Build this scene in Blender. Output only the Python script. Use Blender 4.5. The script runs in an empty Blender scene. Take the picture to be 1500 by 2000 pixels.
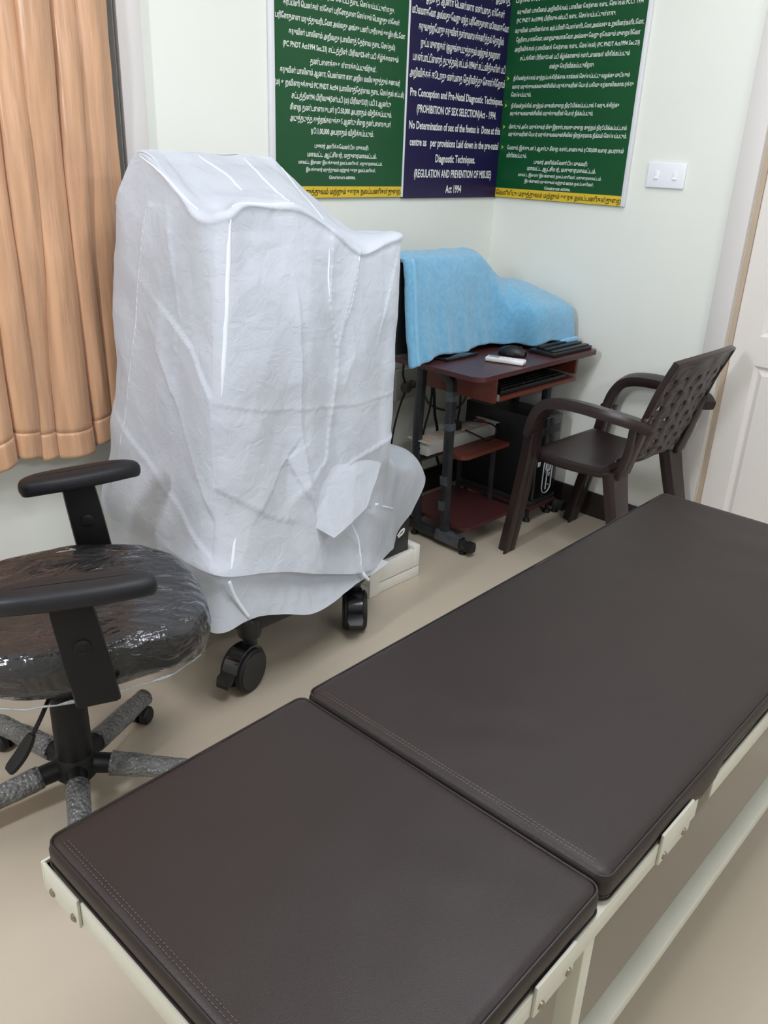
import bpy, bmesh, math, random
from mathutils import Vector, Matrix, noise
from mathutils.kdtree import KDTree

random.seed(7)
scene = bpy.context.scene
COL = scene.collection
PI = math.pi

# ------------------------------------------------------------------ camera
CAM = Vector((-3.236, -2.438, 1.5))
PITCH, ROLL, YAW, FPX = math.radians(23.31), math.radians(-2.376), math.radians(46.77), 1627.5
_F = Vector((math.sin(YAW) * math.cos(PITCH), math.cos(YAW) * math.cos(PITCH), -math.sin(PITCH)))
_R0 = Vector((math.cos(YAW), -math.sin(YAW), 0))
_D0 = _F.cross(_R0)
_R = math.cos(ROLL) * _R0 + math.sin(ROLL) * _D0
_D = -math.sin(ROLL) * _R0 + math.cos(ROLL) * _D0
cam_data = bpy.data.cameras.new('camera')
cam = bpy.data.objects.new('camera', cam_data)
COL.objects.link(cam)
cam_data.sensor_fit = 'VERTICAL'
cam_data.sensor_height = 36.0
cam_data.lens = FPX / 2000 * 36.0
cam_data.clip_start = 0.05
_m = Matrix((_R, -_D, -_F)).transposed().to_4x4()
_m.translation = CAM
cam.matrix_world = _m
scene.camera = cam

# ------------------------------------------------------------------ light
scene.view_settings.view_transform = 'Standard'
scene.view_settings.look = 'None'
scene.view_settings.gamma = 1.0
scene.view_settings.use_curve_mapping = False
scene.view_settings.exposure = 0.32
world = bpy.data.worlds.new('world')
scene.world = world
world.use_nodes = True
world.node_tree.nodes['Background'].inputs[0].default_value = (0.75, 0.82, 1.0, 1)
world.node_tree.nodes['Background'].inputs[1].default_value = 0.3

def area(name, loc, target, sx, sy, power, col):
    l = bpy.data.lights.new(name, 'AREA')
    l.shape = 'RECTANGLE'
    l.size, l.size_y, l.energy, l.color = sx, sy, power, col
    o = bpy.data.objects.new(name, l)
    COL.objects.link(o)
    o.location = loc
    o.rotation_euler = (Vector(target) - Vector(loc)).to_track_quat('-Z', 'Y').to_euler()
    return o

# ceiling panels over the bed and the office chair; the rest are added fill lights
area('ceiling_light_bed', (-2.2, -2.1, 2.84), (-2.2, -2.1, 0), 0.6, 0.6, 16, (0.94, 0.97, 1.05))
area('ceiling_light_chair', (-2.2, -1.5, 2.84), (-2.2, -1.5, 0), 0.6, 0.6, 7, (0.94, 0.97, 1.05))
area('fill_light_door', (-1.0, -1.35, 2.84), (-1.0, -1.35, 0), 0.6, 0.6, 9, (0.94, 0.97, 1.05))  # added fill that brightens the right wall and the floor by the desk
area('fill_light_front', (-2.0, -3.9, 2.35), (-1.8, -1.0, 0.9), 1.2, 0.1, 14, (0.94, 0.97, 1.05))  # added frontal fill for the sheet front and the back wall
area('fill_light_left', (-4.42, -1.3, 2.1), (-1.5, -1.0, 0.9), 0.1, 1.2, 44, (0.94, 0.97, 1.05))  # added side fill for the sheet's left face, right wall and door

# ------------------------------------------------------------------ materials
MATS = {}
def lin(c):
    c = c / 255.0
    return c / 12.92 if c <= 0.04045 else ((c + 0.055) / 1.055) ** 2.4
def rgb(r, g, b):
    return (lin(r), lin(g), lin(b), 1)

def mat(name, col, rough=0.5, var=0.06, vscale=6.0, bump=0.0, bscale=40.0, metal=0.0, spec=0.5,
        coat=0.0, sheen=0.0, stretch=(1, 1, 1), bdist=0.002, detail=4.0):
    """principled material, colour gently varied by noise, optional fine relief"""
    m = bpy.data.materials.new(name)
    m.use_nodes = True
    nt = m.node_tree
    b = nt.nodes['Principled BSDF']
    tc = nt.nodes.new('ShaderNodeTexCoord')
    mp = nt.nodes.new('ShaderNodeMapping')
    mp.inputs['Scale'].default_value = stretch
    nt.links.new(tc.outputs['Object'], mp.inputs['Vector'])
    nz = nt.nodes.new('ShaderNodeTexNoise')
    nz.inputs['Scale'].default_value = vscale
    nz.inputs['Detail'].default_value = detail
    nt.links.new(mp.outputs['Vector'], nz.inputs['Vector'])
    rp = nt.nodes.new('ShaderNodeValToRGB')
    rp.color_ramp.elements[0].position = 0.3
    rp.color_ramp.elements[1].position = 0.7
    rp.color_ramp.elements[0].color = tuple(c * (1 - var) for c in col[:3]) + (1,)
    rp.color_ramp.elements[1].color = tuple(min(1, c * (1 + var)) for c in col[:3]) + (1,)
    nt.links.new(nz.outputs['Fac'], rp.inputs['Fac'])
    nt.links.new(rp.outputs['Color'], b.inputs['Base Color'])
    b.inputs['Roughness'].default_value = rough
    b.inputs['Metallic'].default_value = metal
    b.inputs['Specular IOR Level'].default_value = spec
    b.inputs['Coat Weight'].default_value = coat
    b.inputs['Sheen Weight'].default_value = sheen
    if bump:
        nb = nt.nodes.new('ShaderNodeTexNoise')
        nb.inputs['Scale'].default_value = bscale
        nb.inputs['Detail'].default_value = 3
        nt.links.new(mp.outputs['Vector'], nb.inputs['Vector'])
        bp = nt.nodes.new('ShaderNodeBump')
        bp.inputs['Strength'].default_value = bump
        bp.inputs['Distance'].default_value = bdist
        nt.links.new(nb.outputs['Fac'], bp.inputs['Height'])
        nt.links.new(bp.outputs['Normal'], b.inputs['Normal'])
    MATS[name] = m
    return m

mat('wall_paint', rgb(230, 232, 224), 0.75, 0.012, 3, bump=0.08, bscale=120)
mat('ceiling_paint', rgb(240, 240, 236), 0.8, 0.01)
mat('floor_tile', rgb(192, 180, 162), 0.32, 0.02, 5, spec=0.35)
mat('skirting_stone', rgb(34, 27, 25), 0.4, 0.2, 40)
mat('frame_paint', rgb(212, 208, 205), 0.5, 0.015, 4)
mat('door_paint', rgb(226, 221, 215), 0.5, 0.015, 4)
mat('rebate_shade', rgb(184, 166, 146), 0.6, 0.03, 8)  # tan is the shadow in the door rebate, put into the colour
mat('dark_glass', rgb(70, 66, 62), 0.15, 0.05, 3)
mat('steel_bar', rgb(150, 146, 140), 0.45, 0.05, 30, metal=0.3)
mat('board_green', rgb(6, 74, 37), 0.32, 0.06, 4, spec=0.4)
mat('board_blue', rgb(28, 18, 66), 0.32, 0.06, 4, spec=0.4)
mat('board_yellow', rgb(214, 182, 44), 0.4, 0.04, 12)
mat('white_trim', rgb(222, 224, 228), 0.4, 0.02, 10)
mat('print_white', rgb(228, 232, 226), 0.5, 0.03, 60)
mat('print_dark', rgb(52, 48, 12), 0.5, 0.03, 60)
mat('print_lime', rgb(176, 190, 40), 0.5, 0.03, 60)
mat('switch_white', rgb(238, 240, 246), 0.35, 0.01, 10)
mat('red_dot', rgb(160, 40, 40), 0.5, 0.02)
mat('screw_metal', rgb(150, 140, 122), 0.35, 0.2, 200, metal=0.7)

# ------------------------------------------------------------------ building helpers
class MB:
    """collects shapes; build() links them as ONE mesh object"""
    def __init__(self):
        self.bm = bmesh.new()
    def quad(self, pts):
        self.bm.faces.new([self.bm.verts.new(p) for p in pts])
    def box(self, lo, hi, bevel=0.0, seg=2, M=None):
        r = bmesh.ops.create_cube(self.bm, size=1.0)
        vs = r['verts']
        lo, hi = Vector(lo), Vector(hi)
        c, s = (lo + hi) / 2, hi - lo
        for v in vs:
            v.co = Vector((v.co.x * s.x, v.co.y * s.y, v.co.z * s.z)) + c
        if bevel:
            es = list({e for v in vs for e in v.link_edges})
            r2 = bmesh.ops.bevel(self.bm, geom=es, offset=bevel, segments=seg, profile=0.5, affect='EDGES', clamp_overlap=True)
            vs = list({v for f in r2['faces'] for v in f.verts} | {v for v in vs if v.is_valid})
        if M is not None:
            bmesh.ops.transform(self.bm, matrix=M, verts=[v for v in vs if v.is_valid])
        return self
    def tube(self, pts, rad, n=10, caps=True, flat=None):
        """round (or flat=(w,h) rectangular, rounded) section swept along pts"""
        pts = [Vector(p) for p in pts]
        k = len(pts)
        rads = rad if isinstance(rad, (list, tuple)) else [rad] * k
        rings = []
        up = None
        for i, p in enumerate(pts):
            t = (pts[min(i + 1, k - 1)] - pts[max(i - 1, 0)]).normalized()
            if up is None:
                up = Vector((0, 0, 1)) if abs(t.z) < 0.9 else Vector((1, 0, 0))
            s = t.cross(up)
            if s.length < 1e-4:
                s = t.orthogonal()
            s.normalize()
            up = s.cross(t).normalized()
            ring = []
            for j in range(n):
                a = 2 * PI * j / n
                ca, sa = math.cos(a), math.sin(a)
                if flat:
                    w, h = flat[i] if isinstance(flat, list) else flat
                    q = max(abs(ca), abs(sa)) ** 0.75
                    ring.append(self.bm.verts.new(p + s * (w / 2 * ca / q) + up * (h / 2 * sa / q)))
                else:
                    ring.append(self.bm.verts.new(p + (s * ca + up * sa) * rads[i]))
            rings.append(ring)
        for i in range(k - 1):
            for j in range(n):
                self.bm.faces.new((rings[i][j], rings[i][(j + 1) % n], rings[i + 1][(j + 1) % n], rings[i + 1][j]))
        if caps:
            self.bm.faces.new(list(reversed(rings[0])))
            self.bm.faces.new(rings[-1])
        return self
    def lathe(self, prof, center=(0, 0, 0), axis=(0, 0, 1), n=24):
        """prof = [(radius, height)] turned about axis through center"""
        c, ax = Vector(center), Vector(axis).normalized()
        u = ax.orthogonal().normalized()
        w = ax.cross(u)
        rings = []
        for r, h in prof:
            rings.append([self.bm.verts.new(c + ax * h + (u * math.cos(2 * PI * j / n) + w * math.sin(2 * PI * j / n)) * max(r, 1e-5)) for j in range(n)])
        for a, b in zip(rings, rings[1:]):
            for j in range(n):
                self.bm.faces.new((a[j], a[(j + 1) % n], b[(j + 1) % n], b[j]))
        self.bm.faces.new(list(reversed(rings[0])))
        self.bm.faces.new(rings[-1])
        return self
    def prism(self, poly, d):
        """closed polygon (3D points) extruded by vector d"""
        d = Vector(d)
        a = [self.bm.verts.new(Vector(p)) for p in poly]
        b = [self.bm.verts.new(Vector(p) + d) for p in poly]
        n = len(a)
        self.bm.faces.new(list(reversed(a)))
        self.bm.faces.new(b)
        for i in range(n):
            self.bm.faces.new((a[i], a[(i + 1) % n], b[(i + 1) % n], b[i]))
        return self
    def grid(self, P, closed_u=False):
        """P[row][col] points"""
        V = [[self.bm.verts.new(p) for p in row] for row in P]
        nc = len(P[0])
        for a, b in zip(V, V[1:]):
            for j in range(nc if closed_u else nc - 1):
                self.bm.faces.new((a[j], a[(j + 1) % nc], b[(j + 1) % nc], b[j]))
        return self
    def build(self, name, material, parent=None, smooth=True, angle=40, solid=0.0, subsurf=0):
        bmesh.ops.recalc_face_normals(self.bm, faces=self.bm.faces)
        if parent is not None and parent.get('world_parts'):
            off = parent.location.copy()
            bmesh.ops.translate(self.bm, verts=self.bm.verts, vec=-off)
        me = bpy.data.meshes.new(name)
        self.bm.to_mesh(me)
        self.bm.free()
        o = bpy.data.objects.new(name, me)
        COL.objects.link(o)
        me.materials.append(MATS[material] if isinstance(material, str) else material)
        if smooth:
            me.polygons.foreach_set('use_smooth', [True] * len(me.polygons))
            try:
                me.set_sharp_from_angle(angle=math.radians(angle))
            except Exception:
                pass
        if solid:
            md = o.modifiers.new('thickness', 'SOLIDIFY')
            md.thickness = solid
            md.offset = 0
        if subsurf:
            md = o.modifiers.new('smooth', 'SUBSURF')
            md.levels = md.render_levels = subsurf
        if parent is not None:
            o.parent = parent
            if parent.type == 'MESH':
                pass
        return o

def tag(o, label, cat, group=None):
    o['label'] = label
    o['category'] = cat
    if group:
        o['group'] = group
    return o
def thing(name, label, cat, loc=(0, 0, 0), rz=0.0, world_parts=True, group=None):
    """Empty at the base; world_parts: its parts are modelled in room coordinates"""
    e = bpy.data.objects.new(name, None)
    COL.objects.link(e)
    e.empty_display_size = 0.05
    e.location = loc
    e.rotation_euler = (0, 0, rz)
    if world_parts:
        e['world_parts'] = 1
    return tag(e, label, cat, group)
def struct(o):
    o['kind'] = 'structure'
    return o
def sub(o, parent):
    """make o (modelled in the same frame as parent) a sub-part of parent"""
    o.parent = parent
    return o
def cr(p0, p1, p2, p3, t):
    return 0.5 * ((2 * p1) + (p2 - p0) * t + (2 * p0 - 5 * p1 + 4 * p2 - p3) * t * t + (3 * p1 - p0 - 3 * p2 + p3) * t ** 3)
def spline(pts, n, closed=False):
    """Catmull-Rom through pts, n samples for each span"""
    pts = [Vector(p) for p in pts]
    k = len(pts)
    out = []
    for i in range(k if closed else k - 1):
        if closed:
            q = [pts[(i + d) % k] for d in (-1, 0, 1, 2)]
        else:
            q = [pts[max(0, min(k - 1, i + d))] for d in (-1, 0, 1, 2)]
        for j in range(n):
            out.append(cr(*q, j / n))
    if not closed:
        out.append(pts[-1])
    return out
def interp(x, xs, ys):
    if x <= xs[0]:
        return ys[0]
    for i in range(len(xs) - 1):
        if x <= xs[i + 1]:
            t = (x - xs[i]) / (xs[i + 1] - xs[i])
            return ys[i] + (ys[i + 1] - ys[i]) * t
    return ys[-1]
def world_done():
    for o in bpy.data.objects:
        if 'world_parts' in o:
            del o['world_parts']

# ================================================================== THE ROOM
X0, Y0, ZC = -4.5, -4.0, 2.9          # the corner with the boards is x = 0, y = 0
m = MB(); m.box((X0 - .15, Y0 - .15, -.12), (.15, .15, 0)); struct(m.build('floor', 'floor_tile'))
m = MB(); m.box((X0 - .15, Y0 - .15, ZC), (.15, .15, ZC + .12)); struct(m.build('ceiling', 'ceiling_paint'))
# window wall with the opening behind the curtain
WX0, WX1, WZ0, WZ1 = -3.25, -1.84, 0.86, 2.12
m = MB()
m.box((X0 - .15, 0, 0), (WX0, .15, ZC)); m.box((WX1, 0, 0), (.15, .15, ZC))
m.box((WX0, 0, 0), (WX1, .15, WZ0)); m.box((WX0, 0, WZ1), (WX1, .15, ZC))
struct(m.build('wall_back', 'wall_paint'))
# wall with the door
DY0, DY1, DZ = -2.14, -1.168, 2.08
m = MB()
m.box((0, DY1, 0), (.15, 0, ZC)); m.box((0, Y0 - .15, 0), (.15, DY0, ZC)); m.box((0, DY0, DZ), (.15, DY1, ZC))
struct(m.build('wall_right', 'wall_paint'))
m = MB(); m.box((X0 - .15, Y0 - .15, 0), (X0, 0, ZC)); struct(m.build('wall_left', 'wall_paint'))
m = MB(); m.box((X0, Y0 - .15, 0), (0, Y0, ZC)); struct(m.build('wall_front', 'wall_paint'))
m = MB(); m.box((X0, -.013, 0), (-.013, 0, .115), .003); struct(m.build('baseboard_back', 'skirting_stone'))
m = MB(); m.box((-.013, -1.088, 0), (0, 0, .115), .003); struct(m.build('baseboard_right', 'skirting_stone'))

# window: casing on the wall face, deep reveal, pane and security bars
win = bpy.data.objects.new('window_1', None); COL.objects.link(win); win.location = ((WX0 + WX1) / 2, 0, WZ0); win['world_parts'] = 1; struct(win)
m = MB()
m.box((WX1, -.022, WZ0 - .08), (WX1 + .078, 0, WZ1 + .08), .004)
m.build('casing', 'frame_paint', win)
m = MB(); m.box((WX0 - .078, -.022, WZ0 - .08), (WX0, 0, WZ1 + .08), .004); m.build('casing', 'frame_paint', win)
m = MB(); m.box((WX0, -.022, WZ1), (WX1, 0, WZ1 + .08), .004); m.build('casing', 'frame_paint', win)
m = MB(); m.box((WX0 - .1, -.04, WZ0 - .06), (WX1 + .0, 0, WZ0), .004); m.build('sill', 'frame_paint', win)
for xa in (WX0, WX1 - .05, (WX0 + WX1) / 2 - .025):
    m = MB(); m.box((xa, .075, WZ0), (xa + .05, .115, WZ1), .004); m.build('sash_frame', 'frame_paint', win)
for k in range(2):
    xa = WX0 + .05 + k * (WX1 - WX0 - .05) / 2
    m = MB(); m.box((xa, .09, WZ0), (xa + (WX1 - WX0) / 2 - .075, .098, WZ1)); m.build('pane', 'dark_glass', win)
for k in range(9):
    z = WZ0 + .09 + k * .135
    m = MB(); m.box((WX0, .035, z), (WX1, .047, z + .014), .002); m.build('grille_bar', 'steel_bar', win)

# door: casing, rebate strip, leaf with raised panels
dr = bpy.data.objects.new('door_1', None); COL.objects.link(dr); dr.location = (0, (DY0 + DY1) / 2, 0); dr['world_parts'] = 1; struct(dr)
m = MB(); m.box((-.022, DY1, 0), (.0, DY1 + .08, DZ + .08), .004); m.build('casing', 'frame_paint', dr)
m = MB(); m.box((-.022, DY0 - .08, 0), (.0, DY0, DZ + .08), .004); m.build('casing', 'frame_paint', dr)
m = MB(); m.box((-.022, DY0, DZ), (.0, DY1, DZ + .08), .004); m.build('casing', 'frame_paint', dr)
for ya, yb in ((DY1 - .02, DY1), (DY0, DY0 + .02)):
    m = MB(); m.box((.004, ya, 0), (.12, yb, DZ)); m.build('rebate', 'rebate_shade', dr)
lf = MB()
ly0, ly1 = DY0 + .02, DY1 - .021
pan_y = [(ly0 + .095, (ly0 + ly1) / 2 - .045), ((ly0 + ly1) / 2 + .045, ly1 - .095)]
pan_z = [(.17, .81), (.92, 1.93)]
fx = .012
ys = [ly0, pan_y[0][0], pan_y[0][1], pan_y[1][0], pan_y[1][1], ly1]
for ya, yb in ((ys[0], ys[1]), (ys[2], ys[3]), (ys[4], ys[5])):
    lf.box((fx, ya, .006), (fx + .035, yb, DZ - .004))
for za, zb in ((.006, pan_z[0][0]), (pan_z[0][1], pan_z[1][0]), (pan_z[1][1], DZ - .004)):
    for ya, yb in pan_y:
        lf.box((fx, ya, za), (fx + .035, yb, zb))
lf.build('leaf', 'door_paint', dr)
for ya, yb in pan_y:
    for za, zb in pan_z:
        m = MB()
        i1, i2 = .012, .035
        A = [(fx + .012, ya, za), (fx + .012, yb, za), (fx + .012, yb, zb), (fx + .012, ya, zb)]
        def ring(i, x):
            return [Vector((x, ya + i, za + i)), Vector((x, yb - i, za + i)), Vector((x, yb - i, zb - i)), Vector((x, ya + i, zb - i))]
        R = [ring(0, fx + .001), ring(i1, fx + .013), ring(i1 + .006, fx + .013), ring(i2, fx + .004), ring(i2 + .001, fx + .004)]
        m.grid(R, closed_u=True)
        m.quad(ring(i2 + .001, fx + .004))
        m.build('door_panel', 'door_paint', dr, smooth=False)
m = MB(); m.lathe([(.026, 0), (.026, .008), (.012, .012), (.012, .045), (.024, .05), (.026, .065), (.018, .075)], (fx, DY0 + .09, 1.0), (-1, 0, 0)); m.build('handle', 'steel_bar', dr)

# ------------------------------------------------------------------ light switch plate
sw = thing('switch_plate', 'white double rocker switch plate on the wall beside the green board', 'switch', (0, -.813, 1.414))
m = MB(); m.box((-.011, -.891, 1.415), (-.0005, -.735, 1.506), .004, 3); pl = m.build('plate', 'switch_white', sw)
for yc in (-.776, -.852):
    m = MB(); m.box((-.0135, yc - .009, 1.445), (-.010, yc + .009, 1.476), .0015); m.build('rocker', 'switch_white', sw)
    m = MB(); m.prism([(-.0135, yc - .007, 1.446), (-.017, yc - .007, 1.448), (-.0135, yc - .007, 1.456)], (0, .014, 0)); m.build('rocker_lip', 'switch_white', sw, smooth=False)

# ================================================================== NOTICE BOARDS
# (words, start, end along the wall, height of the middle of the line, letter height)
TEXT_LEFT = [
    ('(PC PNDT Act1994) பிரிவு6-ன்படி தடை செய்யப்பட்டுள்ளது.', -1.205, -0.707, 1.974, 0.0181),
    ('கர்ப்பினி பெண்கள் ஸ்கேன் பரிசோதனை செய்யும் பொழுது ஸ்கேன்', -1.236, -0.677, 1.938, 0.0183),
    ('பரிசோதனை மருத்துவரிடமோ அல்லது அங்கு பணி புரியும் ஊழியரிடமோ', -1.270, -0.644, 1.898, 0.0185),
    ('கருவின் பாலினம் அறிவது (பாலினத் தேர்வை தடை செய்தல்)', -1.213, -0.696, 1.857, 0.0187),
    ('(PC PNDT Act1994 Sec.23) சட்டத்தின் பிரிவு23-ன் படி கீழ்க்கானும்', -1.238, -0.675, 1.819, 0.0189),
    ('தண்டனைக்கு உள்ளாக்கப்படுவீர்கள்.', -1.117, -0.792, 1.777, 0.0192),
    ('கருவின் பாலினம் ஆணா, பெண்ணா என அறிய வலியுறுத்தும் கணவர்', -1.252, -0.661, 1.742, 0.0193),
    ('(ம) உறவினருக்கும் PC PNDT Act94 (பாலினத்தேர்வை தடை செய்தல் சட்டம்)', -1.276, -0.636, 1.704, 0.0195),
    ('சட்டத்தின்94 பிரிவு4(5ன்படி (ம) பிரிவு23(3) படி 3 ஆண்டு', -1.202, -0.707, 1.667, 0.0197),
    ('சிறை தண்டனையுடன் ரூ.50,000 அபராதம் விதிக்கப்படும்.', -1.209, -0.700, 1.632, 0.0199),
    ('அடுத்தடுத்த குற்றங்களுக்கு 5 ஆண்டு சிறை தண்டனையுடன்', -1.209, -0.703, 1.598, 0.0201),
    ('ரூ.1,00,000 அபராதம் விதிக்கப்படும்.', -1.112, -0.796, 1.561, 0.0204),
    ('புகார் அளிக்கவேண்டிய முகவரி:', -1.095, -0.821, 1.513, 0.0154),
    ('மாவட்ட ஆட்சியர், மதுரைமாவட்டம்.', -1.129, -0.776, 1.485, 0.0166),
    ('மாவட்ட இணை இயக்குனர் நலப்பணிகள், மதுரைமாவட்டம்.', -1.171, -0.744, 1.459, 0.0125),
    ('இயக்குனர் மருத்துவம் மற்றும் ஊரக நலப்பணிகள்,', -1.136, -0.779, 1.435, 0.0126),
    ('சென்னை-600006.', -1.023, -0.887, 1.409, 0.0113),
    ('வெளியீடு: மருத்துவம் மற்றும் ஊரக நலப்பணிகள்துறை.', -1.276, -0.635, 1.361, 0.0199),
]
TEXT_MID = [
    ('கருவில் வளரும் குழந்தை', -0.384, -0.001, 2.092, 0.0259),
    ('குழந்தை ஆணா பெண்ணா என்பதை ஸ்கேன்', -0.563, -0.033, 2.040, 0.0274),
    ('மூலமாகவோ அல்லது வேறு எந்த பரிசோதனை மூலமாகவோ', -0.611, 0.005, 1.993, 0.0277),
    ('கருவுற்றபோது கருவின் தன்மையைக்கணித்தல் தொழில்', -0.570, -0.023, 1.943, 0.0281),
    ('நுட்ப முறைகள் (ஒழுங்குபடுத்துதல் மற்றும் தவறான', -0.554, -0.040, 1.890, 0.0285),
    ('பயன்பாட்டினைத் தடுத்தல்) சட்டம்-1994ன் சட்டவிதிகளின் படி', -0.596, 0.004, 1.840, 0.0289),
    ('அறிவிக்கக் கூடாது என்பதை தெரிவித்து கொள்கிறோம்', -0.610, 0.009, 1.786, 0.0292),
    ('Pre Conception and Pre-Natal Diagnostic Techniques.', -0.602, 0.006, 1.719, 0.0305),
    ('(PROHIBITION OF SEX SELECTION)Act - 1994.', -0.559, -0.034, 1.663, 0.0310),
    ('No Determination of sex of the foetus is  Done at this', -0.600, 0.005, 1.604, 0.0314),
    ('centre as   per provisions Laid down in the pre-natal', -0.592, -0.001, 1.544, 0.0319),
    ('Diagnostic Techniques.', -0.427, -0.160, 1.486, 0.0325),
    ('(REGULATION AND PREVENTION OF MISUSE)', -0.556, -0.036, 1.428, 0.0329),
    ('Act 1994', -0.350, -0.244, 1.369, 0.0334),
]
TEXT_RIGHT = [
    ('பரிசோதனை', -0.023, -0.192, 2.098, 0.0247),
    ('கருவின் பாலினம் அறிவித்தல், பாலின தேர்வை தடை செய்தல் PCCT 1994', -0.034, -0.618, 2.054, 0.0170),
    ('(PC PNDT Act1994) பிரிவு6-ன்படி தடை செய்யப்பட்டுள்ளது.', -0.035, -0.506, 2.022, 0.0173),
    ('கருவின் பாலினத்தை கர்ப்பினி பெண்ணிடமோ,அல்லது உறவினர்களிடமோ,', -0.031, -0.632, 1.986, 0.0172),
    ('நேரிடையாகவோ, மறைமுகமாகவோ அல்லது வேறு ஏதேனும் முறையிலோ', -0.041, -0.622, 1.952, 0.0173),
    ('அறிவித்தல் (பாலினத் தேர்வை தடை செய்தல்) (PC PNDT Act1994 Sec.23)', -0.037, -0.626, 1.918, 0.0174),
    ('சட்டத்தின் பிரிவு23-ன் படி கீழ்க்கானும் தண்டனைகள் விதிக்கப்படும்', -0.070, -0.589, 1.884, 0.0176),
    ('என்று தெரிவிக்கப்படுகிறது.', -0.224, -0.438, 1.849, 0.0177),
    ('நீதிமன்றத்தால் குற்றப்பத்திரிக்கை தாக்கல் செய்யப்பட்டு வழக்கு முடியும்', -0.044, -0.602, 1.810, 0.0162),
    ('வரை மருத்துவக்கவுன்சிலில் மருத்துவரின் பெயர் பதிவு தற்காலிகமாக ரத்து', -0.042, -0.624, 1.778, 0.0163),
    ('செய்யப்படும்.', -0.040, -0.145, 1.747, 0.0172),
    ('நீதிமன்றத்தில் குற்றம் முதன்முறை நிரூபிக்கப்பட்டால் 5 வருடத்திற்கு', -0.045, -0.573, 1.705, 0.0166),
    ('மருத்துவகவுன்சிலில் மருத்துவரின் பெயர் நீக்கப்படும்.', -0.043, -0.460, 1.676, 0.0169),
    ('மீண்டும் அதே மருத்துவர் மீது இரண்டாவது முறை குற்றம் நிரூபிக்கப்பட்டால்', -0.043, -0.621, 1.624, 0.0168),
    ('மருத்துவரின் பெயர் மருத்துவகவுன்சிலில் நிரந்தரமாக நீக்கம் செய்யப்படும்.', -0.044, -0.626, 1.595, 0.0169),
    ('மேலும், இத்துடன் 3 ஆண்டு சிறை தண்டனையும் ரூ50,000 வரை அபராதம்', -0.044, -0.621, 1.541, 0.0171),
    ('விதிக்கப்படும்.', -0.044, -0.153, 1.510, 0.0180),
    ('புகார் அளிக்கவேண்டிய முகவரி:', -0.194, -0.463, 1.488, 0.0165),
    ('மாவட்ட ஆட்சியர், மதுரைமாவட்டம்.', -0.162, -0.507, 1.462, 0.0174),
    ('மாவட்ட இணை இயக்குனர் நலப்பணிகள், மதுரைமாவட்டம்.', -0.117, -0.537, 1.435, 0.0132),
    ('இயக்குனர் மருத்துவம் மற்றும் ஊரக நலப்பணிகள்,', -0.154, -0.504, 1.411, 0.0132),
    ('சென்னை-600006.', -0.262, -0.395, 1.386, 0.0124),
    ('வெளியீடு: மருத்துவம் மற்றும் ஊரக நலப்பணிகள்துறை.', -0.016, -0.645, 1.357, 0.0204),
]
def shape_tamil(s):
    """put the vowel signs that stand left of their consonant where they are drawn"""
    out = []
    for ch in s:
        if ch in '\u0bc6\u0bc7\u0bc8' and out:
            out.insert(len(out) - 1, ch)
        elif ch == '\u0bca' and out:
            out.insert(len(out) - 1, '\u0bc6'); out.append('\u0bbe')
        elif ch == '\u0bcb' and out:
            out.insert(len(out) - 1, '\u0bc7'); out.append('\u0bbe')
        elif ch == '\u0bcc' and out:
            out.insert(len(out) - 1, '\u0bc6'); out.append('\u0bd7')
        else:
            out.append(ch)
    return ''.join(out)

def lettering(name, lines, material, to_world, parent, bold=0.02, cap=0.72):
    """all the lines of one colour on one board as flat raised print"""
    bm = bmesh.new()
    for words, a0, a1, zc, h in lines:
        cu = bpy.data.curves.new('words', 'FONT')
        cu.body = shape_tamil(words)
        cu.resolution_u = 2
        cu.offset = bold
        cu.fill_mode = 'FRONT'
        ob = bpy.data.objects.new('words', cu)
        COL.objects.link(ob)
        dg = bpy.context.evaluated_depsgraph_get()
        me = bpy.data.meshes.new_from_object(ob.evaluated_get(dg))
        xs = [v.co.x for v in me.vertices]
        x0, x1 = min(xs), max(xs)
        tam = any('\u0b80' <= c <= '\u0bff' for c in words)
        ch = 0.70 if not tam else 0.74
        sy = h / (ch + .12) * 1.06
        for v in me.vertices:
            t = (v.co.x - x0) / (x1 - x0)
            v.co = to_world(a0 + (a1 - a0) * t, zc + (v.co.y - ch * .46) * sy)
        bm.from_mesh(me)
        bpy.data.objects.remove(ob); bpy.data.curves.remove(cu); bpy.data.meshes.remove(me)
    off = parent.location
    bmesh.ops.translate(bm, verts=bm.verts, vec=-off)
    me = bpy.data.meshes.new(name)
    bm.to_mesh(me); bm.free()
    me.materials.append(MATS[material])
    o = bpy.data.objects.new(name, me)
    COL.objects.link(o)
    o.parent = parent
    return o

BT = 0.012                                   # board thickness
ZB0, ZB1 = 1.339, 2.26
def on_back(a, z): return Vector((-.955 + (a + .955) * .985, -BT - .0006, z))
def on_mid(a, z): return Vector((-.612 + (a + .612) * .972 - .004, -BT - .0006, z))
def on_right(a, z): return Vector((-BT - .0006, -.33 + (a + .33) * .98 - .006, z))
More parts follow.
